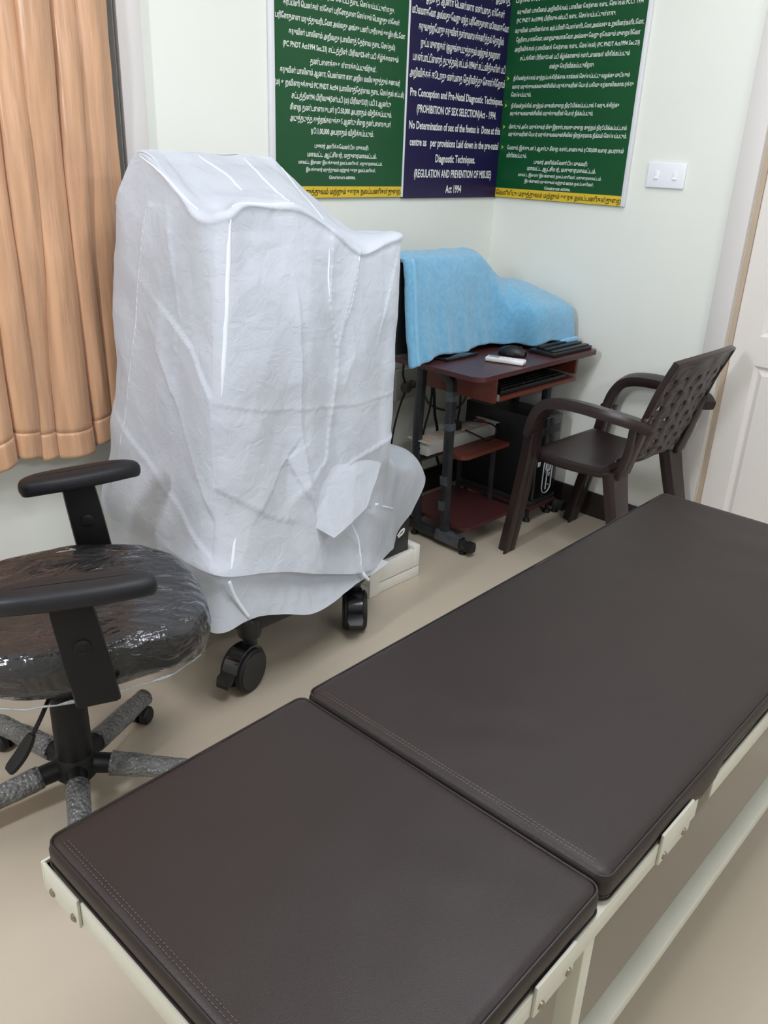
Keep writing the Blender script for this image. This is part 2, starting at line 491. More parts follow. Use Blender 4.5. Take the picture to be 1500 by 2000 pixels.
# left green board
g1 = thing('notice_board', 'green Tamil notice board with yellow foot strip left of the purple board', 'board', (-.96, 0, ZB0))
m = MB(); m.box((-1.27, -BT, ZB0), (-.633, -.001, ZB1)); m.build('panel', 'board_green', g1, smooth=False)
m = MB(); m.box((-1.27, -BT - .0004, ZB0 + .001), (-.633, -BT + .002, ZB0 + .040)); m.build('foot_strip', 'board_yellow', g1, smooth=False)
for a, b in ((-1.29, -1.27), (-.633, -.624)):
    m = MB(); m.box((a, -BT - .003, ZB0), (b, -.001, ZB1), .002); m.build('edge_trim', 'white_trim', g1)
lettering('lettering', TEXT_LEFT[:-1], 'print_white', on_back, g1)
o = lettering('foot_lettering', TEXT_LEFT[-1:], 'print_dark', lambda a, z: Vector((a, -BT - .0012, z)), g1); o['label'] = 'dark lettering on the yellow strip'
# purple board
b1 = thing('notice_board', 'dark purple notice board in Tamil and English filling the wall corner', 'board', (-.31, 0, ZB0))
m = MB(); m.box((-.623, -BT, ZB0 - .004), (-.0135, -.001, ZB1)); m.build('panel', 'board_blue', b1, smooth=False)
lettering('lettering', TEXT_MID, 'print_white', on_mid, b1, bold=.02)
# right green board
g2 = thing('notice_board', 'green Tamil notice board with four bullet points beside the switch plate', 'board', (0, -.33, ZB0))
m = MB(); m.box((-BT, -.64, ZB0 - .002), (-.001, -.0005, ZB1)); m.build('panel', 'board_green', g2, smooth=False)
m = MB(); m.box((-BT - .0004, -.64, ZB0 - .001), (-BT + .002, -.0005, ZB0 + .037)); m.build('foot_strip', 'board_yellow', g2, smooth=False)
m = MB(); m.box((-BT - .003, -.657, ZB0 - .002), (-.001, -.64, ZB1), .002); m.build('edge_trim', 'white_trim', g2)
lettering('lettering', TEXT_RIGHT[:-1], 'print_white', on_right, g2, bold=.012)
o = lettering('foot_lettering', TEXT_RIGHT[-1:], 'print_dark', lambda a, z: Vector((-BT - .0012, a, z)), g2); o['label'] = 'dark lettering on the yellow strip'
for z in (1.81, 1.706, 1.623, 1.542):
    m = MB()
    m.prism([(-BT, -.022, z + .008), (-BT, -.036, z), (-BT, -.022, z - .008), (-BT, -.026, z)], (-.001, 0, 0))
    m.build('bullet', 'print_lime', g2, smooth=False)

# ================================================================== CURTAIN
mat('curtain_satin', rgb(196, 152, 117), 0.36, 0.17, 34, bump=0.6, bscale=55, bdist=.006, spec=0.6, sheen=0.3, stretch=(1, 1, .09), detail=8)  # vertical tone streaks paint satin sheen and fold contrast into the colour
cur = thing('window_curtain', 'tan satin curtain hanging in deep folds over the window', 'curtain', (-2.4, -.1, .64))
VAL = [(-3.42, -3.42, -3.42), (-3.3, -3.3, -3.3), (-3.19, -3.19, -3.18), (-3.06, -3.06, -3.05), (-2.95, -2.95, -2.95), (-2.83, -2.82, -2.82), (-2.72, -2.71, -2.7),
       (-2.61, -2.61, -2.6), (-2.50, -2.5, -2.5), (-2.41, -2.41, -2.405), (-2.31, -2.305, -2.312), (-2.225, -2.235, -2.235),
       (-2.15, -2.158, -2.197), (-2.06, -2.066, -2.06), (-1.998, -2.02, -2.015), (-1.925, -1.925, -1.94), (-1.893, -1.89, -1.905)]
AMP = [.08, .09, .08, .085, .09, .08, .09, .08, .085, .095, .085, .085, .10, .095, .08, .025]
def curtain_point(u, z):
    k = min(int(u), len(VAL) - 2)
    t = u - k
    def vx(i):
        a, b, c = VAL[i]
        return interp(z, (.66, 1.14, 1.83), (c, b, a))
    xa, xb = vx(k), vx(k + 1)
    a = AMP[k] * (.8 + .25 * noise.noise((k * 3.1, z * 1.7, 2)))
    sk = .5 + .14 * noise.noise((k * 7.7, z * .9, 5))          # the ridge leans to one side
    tt = t ** (math.log(.5) / math.log(sk))
    bul = math.sin(PI * tt) ** 0.62
    side = -.016 * math.sin(2 * PI * tt)
    y = -.034 - a * bul * .98 * interp(z, (.6, .9, 2.2), (1.18, 1.0, .8))
    y += .006 * noise.noise((xa * 9 + t * 2, z * 2.2, k)) + .003 * noise.noise((t * 9 + k, z * 9, 1.5))
    return Vector((xa + (xb - xa) * t + side, y, z))
nU, nZ = 18, 90
us = [k / nU for k in range((len(VAL) - 1) * nU + 1)]
HEM = .625
def hem_z(u):
    return HEM + .012 * math.sin(u * 1.9 + .6) + .006 * math.sin(u * 3.3)
P = []
for i in range(nZ + 1):
    t = i / nZ
    P.append([curtain_point(u, hem_z(u) + .075 + (2.3 - hem_z(u) - .075) * t) for u in us])
m = MB(); m.grid(P); m.build('drape', 'curtain_satin', cur, solid=.002, angle=180)
P = []
for i in range(9):
    t = i / 8
    row = []
    for u in us:
        p = curtain_point(u, hem_z(u) + .077 * t)
        p.y -= .0014 if t < .95 else 0
        row.append(p)
    P.append(row)
m = MB(); m.grid(P); m.build('hem', 'curtain_satin', cur, solid=.004, angle=180)
m = MB(); m.tube([(-3.5, -.075, 2.3), (-1.8, -.075, 2.3)], .012); m.build('rod', 'steel_bar', cur)

# ================================================================== COVERED ULTRASOUND MACHINE
mat('black_plastic', rgb(24, 25, 27), 0.42, 0.1, 30)
mat('black_gloss', rgb(20, 21, 24), 0.16, 0.1, 30, coat=.4)
mat('rubber', rgb(22, 22, 23), 0.6, 0.1, 30)
mat('machine_grey', rgb(205, 206, 208), 0.5, 0.04, 5)
mat('foam_white', rgb(232, 230, 222), 0.75, 0.02, 30, bump=.3, bscale=220)

us_m = thing('ultrasound_machine', 'ultrasound cart hidden under the white sheet, black castors showing', 'machine', (-1.74, -.47, 0))
m = MB(); m.box((-1.98, -.72, .175), (-1.5, -.26, .235), .02, 3); m.build('base', 'black_plastic', us_m)
m = MB(); m.box((-1.9, -.6, .235), (-1.55, -.28, .88), .03, 3); m.build('body', 'machine_grey', us_m)
m = MB(); m.box((-1.97, -.69, .88), (-1.46, -.3, 1.0), .03, 3); m.build('console', 'machine_grey', us_m)
m = MB(); m.box((-1.96, -.65, 1.0), (-1.56, -.60, 1.30), .02, 3); m.build('touch_panel', 'machine_grey', us_m)
m = MB(); m.box((-1.8, -.46, 1.0), (-1.72, -.40, 1.2), .01); m.build('monitor_arm', 'black_plastic', us_m)
m = MB(); m.box((-1.99, -.42, 1.12), (-1.60, -.37, 1.455), .015, 3); m.build('monitor', 'black_plastic', us_m)

def castor(cx, cy, ang, parent):
    """twin wheel castor, wheel axle direction ang; cx, cy = stem"""
    d = Vector((math.cos(ang), math.sin(ang), 0))          # rolling direction (trail)
    a = Vector((-math.sin(ang), math.cos(ang), 0))         # axle
    wc = Vector((cx, cy, .068)) + d * .035
    c = MB()
    c.lathe([(.034, 0), (.036, .012), (.034, .05), (.028, .06)], (cx, cy, .165))
    c.lathe([(.022, 0), (.022, .05)], (cx, cy, .125))
    root = c.build('castor', 'black_plastic', parent)
    off = Vector(parent.location)
    for s in (-1, 1):
        w = MB()
        w.lathe([(.0, -.001), (.045, 0), (.058, .002), (.066, .007), (.068, .012), (.068, .024), (.064, .028)], wc + a * s * .010, a * s, 36)
        bmesh.ops.translate(w.bm, verts=w.bm.verts, vec=-off)
        sub(w.build('wheel', 'rubber'), root)
        w = MB()
        w.lathe([(.060, 0), (.059, .003), (.0, .004)], wc + a * s * .038, a * s, 36)
        bmesh.ops.translate(w.bm, verts=w.bm.verts, vec=-off)
        sub(w.build('hub_cap', 'black_plastic'), root)
    h = MB()                                               # fork hood over the wheels
    rows = []
    for i in range(13):
        th = math.radians(15 + 150 * i / 12)
        dirv = d * -math.cos(th) + Vector((0, 0, math.sin(th)))
        rows.append([wc + dirv * r + a * w for r, w in ((.071, -.026), (.076, -.024), (.076, .024), (.071, .026))])
    h.grid(rows, closed_u=True)
    bmesh.ops.translate(h.bm, verts=h.bm.verts, vec=-off)
    sub(h.build('hood', 'black_gloss'), root)
    h = MB()                                               # brake pedal
    rows = []
    for r, z, w in ((.05, .095, .02), (.075, .09, .024), (.095, .08, .026), (.106, .068, .02)):
        rows.append([wc + d * r + a * w + Vector((0, 0, z - .068 + .0)), wc + d * r - a * w + Vector((0, 0, z - .068)),
                     wc + d * r - a * w + Vector((0, 0, z - .08)), wc + d * r + a * w + Vector((0, 0, z - .08))])
    h.grid(rows, closed_u=True); h.bm.faces.new([v for v in h.bm.verts][-4:])
    bmesh.ops.translate(h.bm, verts=h.bm.verts, vec=-off)
    sub(h.build('brake_pedal', 'black_plastic'), root)
castor(-1.945, -.695, math.radians(-163), us_m)
castor(-1.47, -.655, math.radians(-132), us_m)
castor(-1.93, -.29, math.radians(60), us_m)
castor(-1.52, -.29, math.radians(40), us_m)

# ------------------------------------------------------------------ the sheet
def sheet_material(name, col, tl, tr, bump):
    mm = bpy.data.materials.new(name); mm.use_nodes = True
    nt = mm.node_tree; b = nt.nodes['Principled BSDF']; out = nt.nodes['Material Output']
    tc = nt.nodes.new('ShaderNodeTexCoord')
    nz = nt.nodes.new('ShaderNodeTexNoise'); nz.inputs['Scale'].default_value = 9; nz.inputs['Detail'].default_value = 6
    nt.links.new(tc.outputs['Object'], nz.inputs['Vector'])
    rp = nt.nodes.new('ShaderNodeValToRGB')
    rp.color_ramp.elements[0].color = tuple(c * .96 for c in col[:3]) + (1,); rp.color_ramp.elements[1].color = col
    nt.links.new(nz.outputs['Fac'], rp.inputs['Fac']); nt.links.new(rp.outputs['Color'], b.inputs['Base Color'])
    b.inputs['Roughness'].default_value = .8; b.inputs['Specular IOR Level'].default_value = .12
    n2 = nt.nodes.new('ShaderNodeTexNoise'); n2.inputs['Scale'].default_value = 22; n2.inputs['Detail'].default_value = 10; n2.inputs['Roughness'].default_value = .6
    n2.inputs['Distortion'].default_value = .8
    nt.links.new(tc.outputs['Object'], n2.inputs['Vector'])
    bp = nt.nodes.new('ShaderNodeBump'); bp.inputs['Strength'].default_value = bump; bp.inputs['Distance'].default_value = .006
    nt.links.new(n2.outputs['Fac'], bp.inputs['Height']); nt.links.new(bp.outputs['Normal'], b.inputs['Normal'])
    t = nt.nodes.new('ShaderNodeBsdfTranslucent'); t.inputs['Color'].default_value = col
    tp = nt.nodes.new('ShaderNodeBsdfTransparent')
    m1 = nt.nodes.new('ShaderNodeMixShader'); m1.inputs[0].default_value = tl
    m2 = nt.nodes.new('ShaderNodeMixShader'); m2.inputs[0].default_value = tr
    nt.links.new(b.outputs[0], m1.inputs[1]); nt.links.new(t.outputs[0], m1.inputs[2])
    nt.links.new(m1.outputs[0], m2.inputs[1]); nt.links.new(tp.outputs[0], m2.inputs[2])
    nt.links.new(m2.outputs[0], out.inputs['Surface'])
    MATS[name] = mm
sheet_material('sheet_nonwoven', (.76, .805, .88, 1), .25, .15, .7)
sheet_material('sheet_seam', (.84, .88, .93, 1), .1, .0, .1)

# columns run round the machine from its back left edge over the front to the right and back
TOP = [(-1.98, -.24, 1.38), (-2.045, -.32, 1.365), (-2.035, -.42, 1.474), (-2.04, -.575, 1.405), (-2.05, -.69, 1.345), (-2.015, -.745, 1.352), (-1.955, -.74, 1.376),
       (-1.87, -.735, 1.372), (-1.785, -.735, 1.366), (-1.69, -.74, 1.325), (-1.57, -.742, 1.256), (-1.47, -.735, 1.272), (-1.385, -.71, 1.288),
       (-1.37, -.52, 1.278), (-1.40, -.28, 1.27), (-1.6, -.23, 1.41), (-1.83, -.21, 1.45)]
MID = [(-2.01, -.2), (-2.06, -.29), (-2.06, -.42), (-2.062, -.575), (-2.072, -.70), (-2.052, -.758), (-1.965, -.77),
       (-1.87, -.765), (-1.785, -.772), (-1.69, -.752), (-1.58, -.762), (-1.49, -.752), (-1.402, -.73),
       (-1.385, -.53), (-1.41, -.27), (-1.62, -.2), (-1.84, -.18)]
LOW = [(-2.03, -.15), (-2.075, -.21), (-2.08, -.4), (-2.082, -.58), (-2.085, -.71), (-2.058, -.77), (-1.975, -.785),
       (-1.87, -.77), (-1.785, -.785), (-1.69, -.76), (-1.58, -.765), (-1.50, -.757), (-1.418, -.735),
       (-1.30, -.52), (-1.25, -.22), (-1.62, -.17), (-1.84, -.15)]
LOWZ = [.66, .66, .66, .66, .66, .66, .66, .66, .66, .65, .64, .64, .64, .545, .55, .6, .62]
LOW2 = [(-2.05, -.12), (-2.10, -.17), (-2.11, -.38), (-2.11, -.6), (-2.105, -.74), (-2.07, -.785), (-1.98, -.80),
        (-1.87, -.785), (-1.785, -.795), (-1.69, -.765), (-1.57, -.755), (-1.46, -.74), (-1.32, -.67),
        (-1.07, -.535), (-1.05, -.22), (-1.62, -.15), (-1.84, -.13)]
LOW2Z = [.5, .5, .52, .52, .52, .52, .52, .5, .5, .48, .47, .47, .47, .475, .475, .5, .5]
HEMP = [(-2.06, -.10, .42), (-2.09, -.17, .42), (-2.105, -.37, .44), (-2.125, -.6, .46), (-2.125, -.75, .462), (-2.09, -.80, .452), (-1.98, -.815, .43),
        (-1.87, -.805, .392), (-1.79, -.81, .362), (-1.69, -.80, .32), (-1.58, -.79, .282), (-1.45, -.755, .262), (-1.25, -.64, .25),
        (-1.028, -.555, .41), (-1.02, -.2, .42), (-1.62, -.13, .42), (-1.84, -.11, .42)]
CAPM = [(-1.96, -.3, 1.43), (-2.0, -.36, 1.43), (-2.01, -.41, 1.475), (-1.99, -.5, 1.435), (-1.99, -.6, 1.375), (-1.97, -.65, 1.36), (-1.93, -.62, 1.385),
        (-1.86, -.58, 1.40), (-1.77, -.57, 1.40), (-1.68, -.58, 1.385), (-1.58, -.58, 1.33), (-1.5, -.57, 1.295), (-1.44, -.55, 1.288),
        (-1.43, -.46, 1.29), (-1.46, -.36, 1.30), (-1.6, -.3, 1.44), (-1.82, -.3, 1.465)]
RIDGE = [(-1.96, -.385, 1.474), (-1.98, -.39, 1.476), (-1.99, -.40, 1.478), (-1.97, -.40, 1.477), (-1.96, -.40, 1.477), (-1.94, -.40, 1.477), (-1.90, -.40, 1.478),
         (-1.84, -.40, 1.479), (-1.75, -.40, 1.48), (-1.67, -.40, 1.48), (-1.6, -.40, 1.475), (-1.575, -.40, 1.46), (-1.565, -.39, 1.45),
         (-1.565, -.38, 1.45), (-1.57, -.375, 1.455), (-1.64, -.375, 1.475), (-1.82, -.375, 1.478)]
ROWS = [HEMP,
        [(x, y, z) for (x, y), z in zip(LOW2, LOW2Z)],
        [(x, y, z) for (x, y), z in zip(LOW, LOWZ)],
        [(x * .6 + a * .4, y * .6 + b * .4, .82) for (x, y), (a, b) in zip(MID, LOW)],
        [(x, y, 1.0) for (x, y) in MID],
        [(x * .55 + t[0] * .45, y * .55 + t[1] * .45, 1.0 + (t[2] - 1.0) * .55) for (x, y), t in zip(MID, TOP)],
        [(t[0] * 1.0, t[1] * 1.0, t[2] - .028) for t in TOP],
        [(t[0] * .93 + c[0] * .07, t[1] * .93 + c[1] * .07, t[2]) for t, c in zip(TOP, CAPM)],
        CAPM, RIDGE]
ROWS = [[(x, min(y, -.175), z) for x, y, z in r] for r in ROWS]
RN = [16, 18, 28, 36, 36, 34, 10, 16, 14]
def loft(rows, rn, cn):
    """dense closed surface through control rows"""
    dense = [spline(r, cn, closed=True) for r in rows]
    out = []
    for i in range(len(rows) - 1):
        for j in range(rn[i]):
            t = j / rn[i]
            q = [dense[max(0, min(len(rows) - 1, i + d))] for d in (-1, 0, 1, 2)]
            out.append([cr(q[0][k], q[1][k], q[2][k], q[3][k], t) for k in range(len(dense[0]))])
    out.append(dense[-1])
    return out
def grid_normals(G, closed=True):
    R, C = len(G), len(G[0])
    N = []
    for i in range(R):
        row = []
        for j in range(C):
            a = G[i][(j + 1) % C] - G[i][(j - 1) % C]
            b = G[min(i + 1, R - 1)][j] - G[max(i - 1, 0)][j]
            n = a.cross(b)
            row.append(n.normalized() if n.length > 1e-9 else Vector((0, 0, 1)))
        N.append(row)
    return N
def seg_dist(p, a, b):
    ab = (b[0] - a[0], b[1] - a[1]); ap = (p[0] - a[0], p[1] - a[1])
    L2 = ab[0] ** 2 + ab[1] ** 2
    t = max(0, min(1, (ap[0] * ab[0] + ap[1] * ab[1]) / L2))
    dx, dy = ap[0] - t * ab[0], ap[1] - t * ab[1]
    sgn = 1 if ab[0] * ap[1] - ab[1] * ap[0] > 0 else -1
    return math.hypot(dx, dy), sgn, t
# packing creases: front ones in (x, z), left face ones in (y, z); (line, ridge height, half width, one sided shift)
CREASE_F = [([(-1.811, 1.14), (-1.809, .806), (-1.774, .507), (-1.765, .36)], .004, .012, -.006),
            ([(-1.679, 1.28), (-1.695, 1.125), (-1.664, .983), (-1.718, .693), (-1.832, .615)], .009, .022, .006),
            ([(-1.57, 1.251), (-1.642, 1.05), (-1.664, .983)], .008, .02, -.004),
            ([(-2.06, .905), (-1.94, .87), (-1.81, .85), (-1.60, .825), (-1.42, .83)], .0012, .008, .0025),
            ([(-1.62, 1.12), (-1.60, .98), (-1.64, .90)], .006, .016, 0),
            ([(-1.43, 1.2), (-1.50, 1.02)], .005, .025, .004),
            ([(-1.95, .62), (-1.86, .72), (-1.80, .60)], .006, .03, .006),
            ([(-2.05, .66), (-1.93, .57), (-1.86, .54)], .005, .02, .005),
            ([(-1.44, .70), (-1.60, .66), (-1.72, .60)], .008, .02, .006),
            ([(-1.74, .50), (-1.66, .46), (-1.58, .36), (-1.575, .27)], .007, .012, .004),
            ([(-1.58, .50), (-1.48, .42), (-1.38, .36)], .006, .012, .004)]
CREASE_L = [([(-.471, 1.36), (-.40, 1.12), (-.357, .949), (-.243, .533)], .006, .016, -.006),
            ([(-.56, 1.09), (-.66, 1.03), (-.76, .90)], .006, .05, .010),
            ([(-.50, .98), (-.62, .80), (-.72, .64)], .008, .035, -.008),
            ([(-.30, .74), (-.5, .64), (-.72, .52)], .005, .04, .008),
            ([(-.57, 1.30), (-.60, 1.1), (-.56, .9)], .006, .03, .004)]
def crumple(p, n):
    d = 0.0
    if p.z < 1.36:
        if n.y < -.35:
            for line, h, w, sh in CREASE_F:
                best = min((seg_dist((p.x, p.z), a, b) for a, b in zip(line, line[1:])), key=lambda q: q[0])
                if best[0] < 6 * w:
                    d += .6 * h * math.exp(-best[0] / w) + sh * (math.exp(-best[0] / (2 * w)) * best[1] * .4)
        elif n.x < -.35:
            for line, h, w, sh in CREASE_L:
                best = min((seg_dist((p.y, p.z), a, b) for a, b in zip(line, line[1:])), key=lambda q: q[0])
                if best[0] < 6 * w:
                    d += .6 * h * math.exp(-best[0] / w) + sh * (math.exp(-best[0] / (2 * w)) * best[1] * .4)
    q = p * 3.4
    d += .009 * (abs(noise.noise(q + Vector((4, 1, 0)))) - .22)
    q = p * 8.0
    d -= .0055 * (abs(noise.noise(Vector((q.x, q.y, q.z * .55)) + Vector((0, 9, 3)))) - .2)
    q = p * 19
    d += .0012 * abs(noise.noise(q))
    q = Vector((p.x * 4.2 + p.y * 2, p.y * 4.2 - p.x, p.z * 2.6 + p.x * 1.5)) + Vector((2.3, 7.1, .4))
    dist = noise.voronoi(q)[0]
    d += .020 * (dist[0] - .4)
    q = Vector((p.x * 8 - p.z * 3, p.y * 8, p.z * 6 + p.x * 3))
    d += .008 * (noise.voronoi(q)[0][0] - .4)
    return d

sheet = thing('dust_cover', 'wrinkled white nonwoven sheet draped over the tall machine to near the floor', 'dust cover', (-1.74, -.47, .24))
G = loft(ROWS, RN, 24)
Nn = grid_normals(G)
ctr = Vector((-1.74, -.47, .9))
flip = 1 if Nn[100][150].dot(G[100][150] - ctr) > 0 else -1
G2 = [[p + (n * flip) * crumple(p, n * flip) for p, n in zip(pr, nr)] for pr, nr in zip(G, Nn)]
m = MB(); m.grid(G2, closed_u=True); m.build('sheet', 'sheet_nonwoven', sheet, angle=180)
kd = KDTree(sum(len(r) for r in G2)); flat_p, flat_n = [], []
N2 = grid_normals(G2)
for pr, nr in zip(G2, N2):
    for p, n in zip(pr, nr):
        kd.insert(p, len(flat_p)); flat_p.append(p); flat_n.append(n * flip)
kd.balance()
def seam(line, w, lift=.0014, name='seam'):
    """taped seam lying on the sheet along a line of room points"""
    pts = []
    for a, b in zip(line, line[1:]):
        a, b = Vector(a), Vector(b)
        k = max(2, int((b - a).length / .012))
        for j in range(k):
            co, idx, _ = kd.find(a.lerp(b, j / k))
            pts.append((flat_p[idx] + flat_n[idx] * lift, flat_n[idx]))
    # smooth
    for _ in range(2):
        pts = [pts[0]] + [((pts[i - 1][0] + pts[i][0] * 2 + pts[i + 1][0]) / 4, pts[i][1]) for i in range(1, len(pts) - 1)] + [pts[-1]]
    rows = []
    for i, (p, n) in enumerate(pts):
        t = (pts[min(i + 1, len(pts) - 1)][0] - pts[max(i - 1, 0)][0])
        s = t.cross(n)
        if s.length < 1e-6:
            continue
        s.normalize()
        ww = w * min(1, .25 + 4 * i / len(pts), .25 + 4 * (len(pts) - 1 - i) / len(pts))
        rows.append([p - s * ww - n * lift * 1.3, p - s * ww * .5 + n * .0004, p + s * ww * .5 + n * .0004, p + s * ww - n * lift * 1.3])
    mm = MB(); mm.grid(rows); return mm.build(name, 'sheet_seam', sheet, angle=180)
seam([(-2.01, -.75, 1.345), (-2.03, -.76, 1.15), (-2.062, -.765, .916)], .0055)
seam([(-2.05, -.47, 1.35), (-2.06, -.40, 1.12), (-2.062, -.357, .949)], .005)
seam([(-2.062, -.357, .949), (-2.07, -.30, .75), (-2.08, -.243, .533)], .003)
seam([(-2.03, -.43, 1.47), (-2.04, -.5, 1.445), (-2.04, -.6, 1.39), (-2.04, -.68, 1.35)], .003)
seam([(-1.99, -.735, 1.37), (-1.93, -.735, 1.378), (-1.86, -.73, 1.378), (-1.785, -.73, 1.37)], .003)
seam([(-1.86, -.42, 1.478), (-1.83, -.52, 1.43), (-1.845, -.60, 1.40)], .0035)
seam([(-1.71, -.42, 1.478), (-1.74, -.6, 1.40), (-1.80, -.72, 1.37)], .0035)
seam([(-1.58, -.44, 1.46), (-1.60, -.56, 1.38), (-1.64, -.7, 1.34)], .0025)
seam([(-1.775, -.80, .46), (-1.768, -.81, .365)], .003)
seam([(-2.05, -.79, .55), (-2.08, -.80, .455)], .0045)
seam([(-1.69, -.75, 1.26), (-1.695, -.75, 1.125)], .003)
seam([(-1.575, -.745, 1.25), (-1.64, -.75, 1.06)], .002)
seam([(-1.60, -.77, .46), (-1.57, -.78, .40), (-1.575, -.785, .29)], .0035)
seam([(-1.45, -.735, .46), (-1.38, -.70, .42), (-1.29, -.65, .37)], .0035)

# lower layer that shows below the folded-up hem
LA = [(-2.11, -.2, .50), (-2.12, -.4, .50), (-2.11, -.62, .50), (-2.085, -.755, .50), (-1.98, -.785, .48), (-1.87, -.775, .44), (-1.79, -.78, .41), (-1.69, -.77, .37), (-1.58, -.76, .33), (-1.46, -.735, .30)]
LB = [(-2.13, -.2, .34), (-2.14, -.42, .31), (-2.15, -.64, .30), (-2.135, -.80, .298), (-2.02, -.81, .304), (-1.91, -.82, .272), (-1.81, -.815, .238), (-1.68, -.80, .236), (-1.55, -.785, .245), (-1.42, -.745, .25)]
ra, rb = spline(LA, 14), spline(LB, 14)
P = []
for i in range(25):
    t = i / 24
    row = []
    for j, (a, b) in enumerate(zip(ra, rb)):
        p = a.lerp(b, t)
        out = (p - Vector((-1.74, -.4, p.z))).normalized()
        p += out * (-.018 * math.sin(PI * t) + .010 * t * math.sin(j * .16) + .008 * noise.noise(p * 7) + .004 * abs(noise.noise(p * 16)))
        row.append(p)
    P.append(row)
m = MB(); m.grid(P); m.build('lower_layer', 'sheet_nonwoven', sheet, angle=180)
def ribbon(line, w, nrm, mat_, name, parent):
    rows = []
    pts = spline(line, 6)
    for i, p in enumerate(pts):
        t = pts[min(i + 1, len(pts) - 1)] - pts[max(i - 1, 0)]
        s = t.cross(Vector(nrm)).normalized()
        rows.append([p - s * w, p + s * w])
    mm = MB(); mm.grid(rows); return mm.build(name, mat_, parent, angle=180, solid=.001)
ribbon([(-2.09, -.808, .44), (-2.07, -.808, .38), (-2.035, -.818, .31)], .005, (0, -1, 0), 'sheet_seam', 'seam', sheet)
ribbon([(-1.575, -.79, .29), (-1.565, -.798, .268), (-1.545, -.797, .245)], .005, (0, -1, 0), 'sheet_seam', 'seam', sheet)
# loose folded flap over the recess at the lower right
FL = [[(-1.83, -.735, .74), (-1.70, -.72, .76), (-1.56, -.72, .76), (-1.43, -.70, .73)],
      [(-1.83, -.760, .68), (-1.72, -.750, .70), (-1.57, -.752, .70), (-1.428, -.738, .668)],
      [(-1.825, -.768, .61), (-1.73, -.782, .61), (-1.61, -.785, .62), (-1.48, -.765, .612)],
      [(-1.81, -.775, .55), (-1.74, -.812, .53), (-1.64, -.81, .545), (-1.535, -.79, .562)],
      [(-1.80, -.784, .518), (-1.737, -.835, .468), (-1.66, -.828, .492), (-1.587, -.812, .512)]]
def lin_row(r, n):
    out = []
    for a, b in zip(r, r[1:]):
        out += [Vector(a).lerp(Vector(b), k / n) for k in range(n)]
    return out + [Vector(r[-1])]
cols = [lin_row(r, 12) for r in FL]
P = []
for j in range(len(cols[0])):
    P.append([p + Vector((0, -.006 * (noise.voronoi(p * 9)[0][0] - .3), 0)) for p in lin_row([c[j] for c in cols], 10)])
m = MB(); m.grid(P); m.build('folded_flap', 'sheet_nonwoven', sheet, angle=180)
ribbon([(-1.555, -.822, .515), (-1.535, -.80, .505), (-1.51, -.79, .495)], .006, (0, -1, .3), 'sheet_seam', 'seam', sheet)
ribbon([(-1.25, -.642, .255), (-1.235, -.645, .272), (-1.215, -.64, .272), (-1.22, -.64, .258), (-1.245, -.64, .248)], .004, (0, -1, 0), 'sheet_seam', 'tie_loop', sheet)

# ================================================================== FOAM TRAY AND BLACK CABINET
foam = thing('foam_tray', 'white foam packing tray on the floor under the black cabinet', 'packing foam', (-1.17, -.38, 0))
m = MB()
m.box((-1.315, -.572, 0), (-1.04, -.20, .05), .004)
for lo, hi in (((-1.315, -.572, .04), (-1.27, -.20, .132)), ((-1.075, -.572, .04), (-1.04, -.20, .132)), ((-1.28, -.572, .04), (-1.07, -.548, .118)), ((-1.28, -.225, .04), (-1.07, -.20, .132))):
    m.box(lo, hi, .004)
m.build('tray', 'foam_white', foam)
m = MB(); m.box((-1.315, -.578, 0), (-1.262, -.566, .132), .003); m.build('corner_rib', 'foam_white', foam)
ups = thing('battery_cabinet', 'black cabinet standing in the white foam tray beside the machine', 'cabinet', (-1.17, -.38, .052))
m = MB(); m.box((-1.268, -.545, .052), (-1.078, -.23, .44), .006, 3); m.build('case', 'black_plastic', ups)
m = MB(); m.box((-1.255, -.55, .08), (-1.09, -.543, .42), .004); m.build('front_panel', 'black_plastic', ups)

# ================================================================== COMPUTER DESK
mat('mahogany', rgb(76, 40, 40), 0.35, 0.16, 9, spec=0.45, stretch=(1, 6, 6))
mat('mahogany_red', rgb(110, 53, 42), 0.4, 0.14, 9, spec=0.4, stretch=(1, 6, 6))
mat('edge_band', rgb(70, 34, 33), 0.45, 0.1, 20)
mat('desk_metal', rgb(40, 42, 46), 0.4, 0.25, 25, spec=.5)
mat('keyboard_black', rgb(18, 18, 20), 0.45, 0.1, 40)
mat('cable_black', rgb(20, 20, 21), 0.5, 0.1, 40)
mat('cable_grey', rgb(84, 80, 70), 0.5, 0.1, 40)
mat('strip_grey', rgb(188, 188, 184), 0.45, 0.04, 20)
mat('strip_label', rgb(206, 176, 150), 0.5, 0.1, 60)
mat('remote_white', rgb(230, 231, 230), 0.4, 0.02, 20)
mat('remote_grey', rgb(150, 154, 158), 0.4, 0.02, 20)
mat('emblem_white', rgb(200, 205, 205), 0.4, 0.02, 20)
mat('film', rgb(74, 78, 84), 0.12, 0.3, 30, bump=.8, bscale=60, bdist=.004, spec=.8)

ZD = .765
desk = thing('computer_desk', 'small mahogany laminate computer desk on dark metal legs in the corner', 'desk', (-.455, -.4, 0))
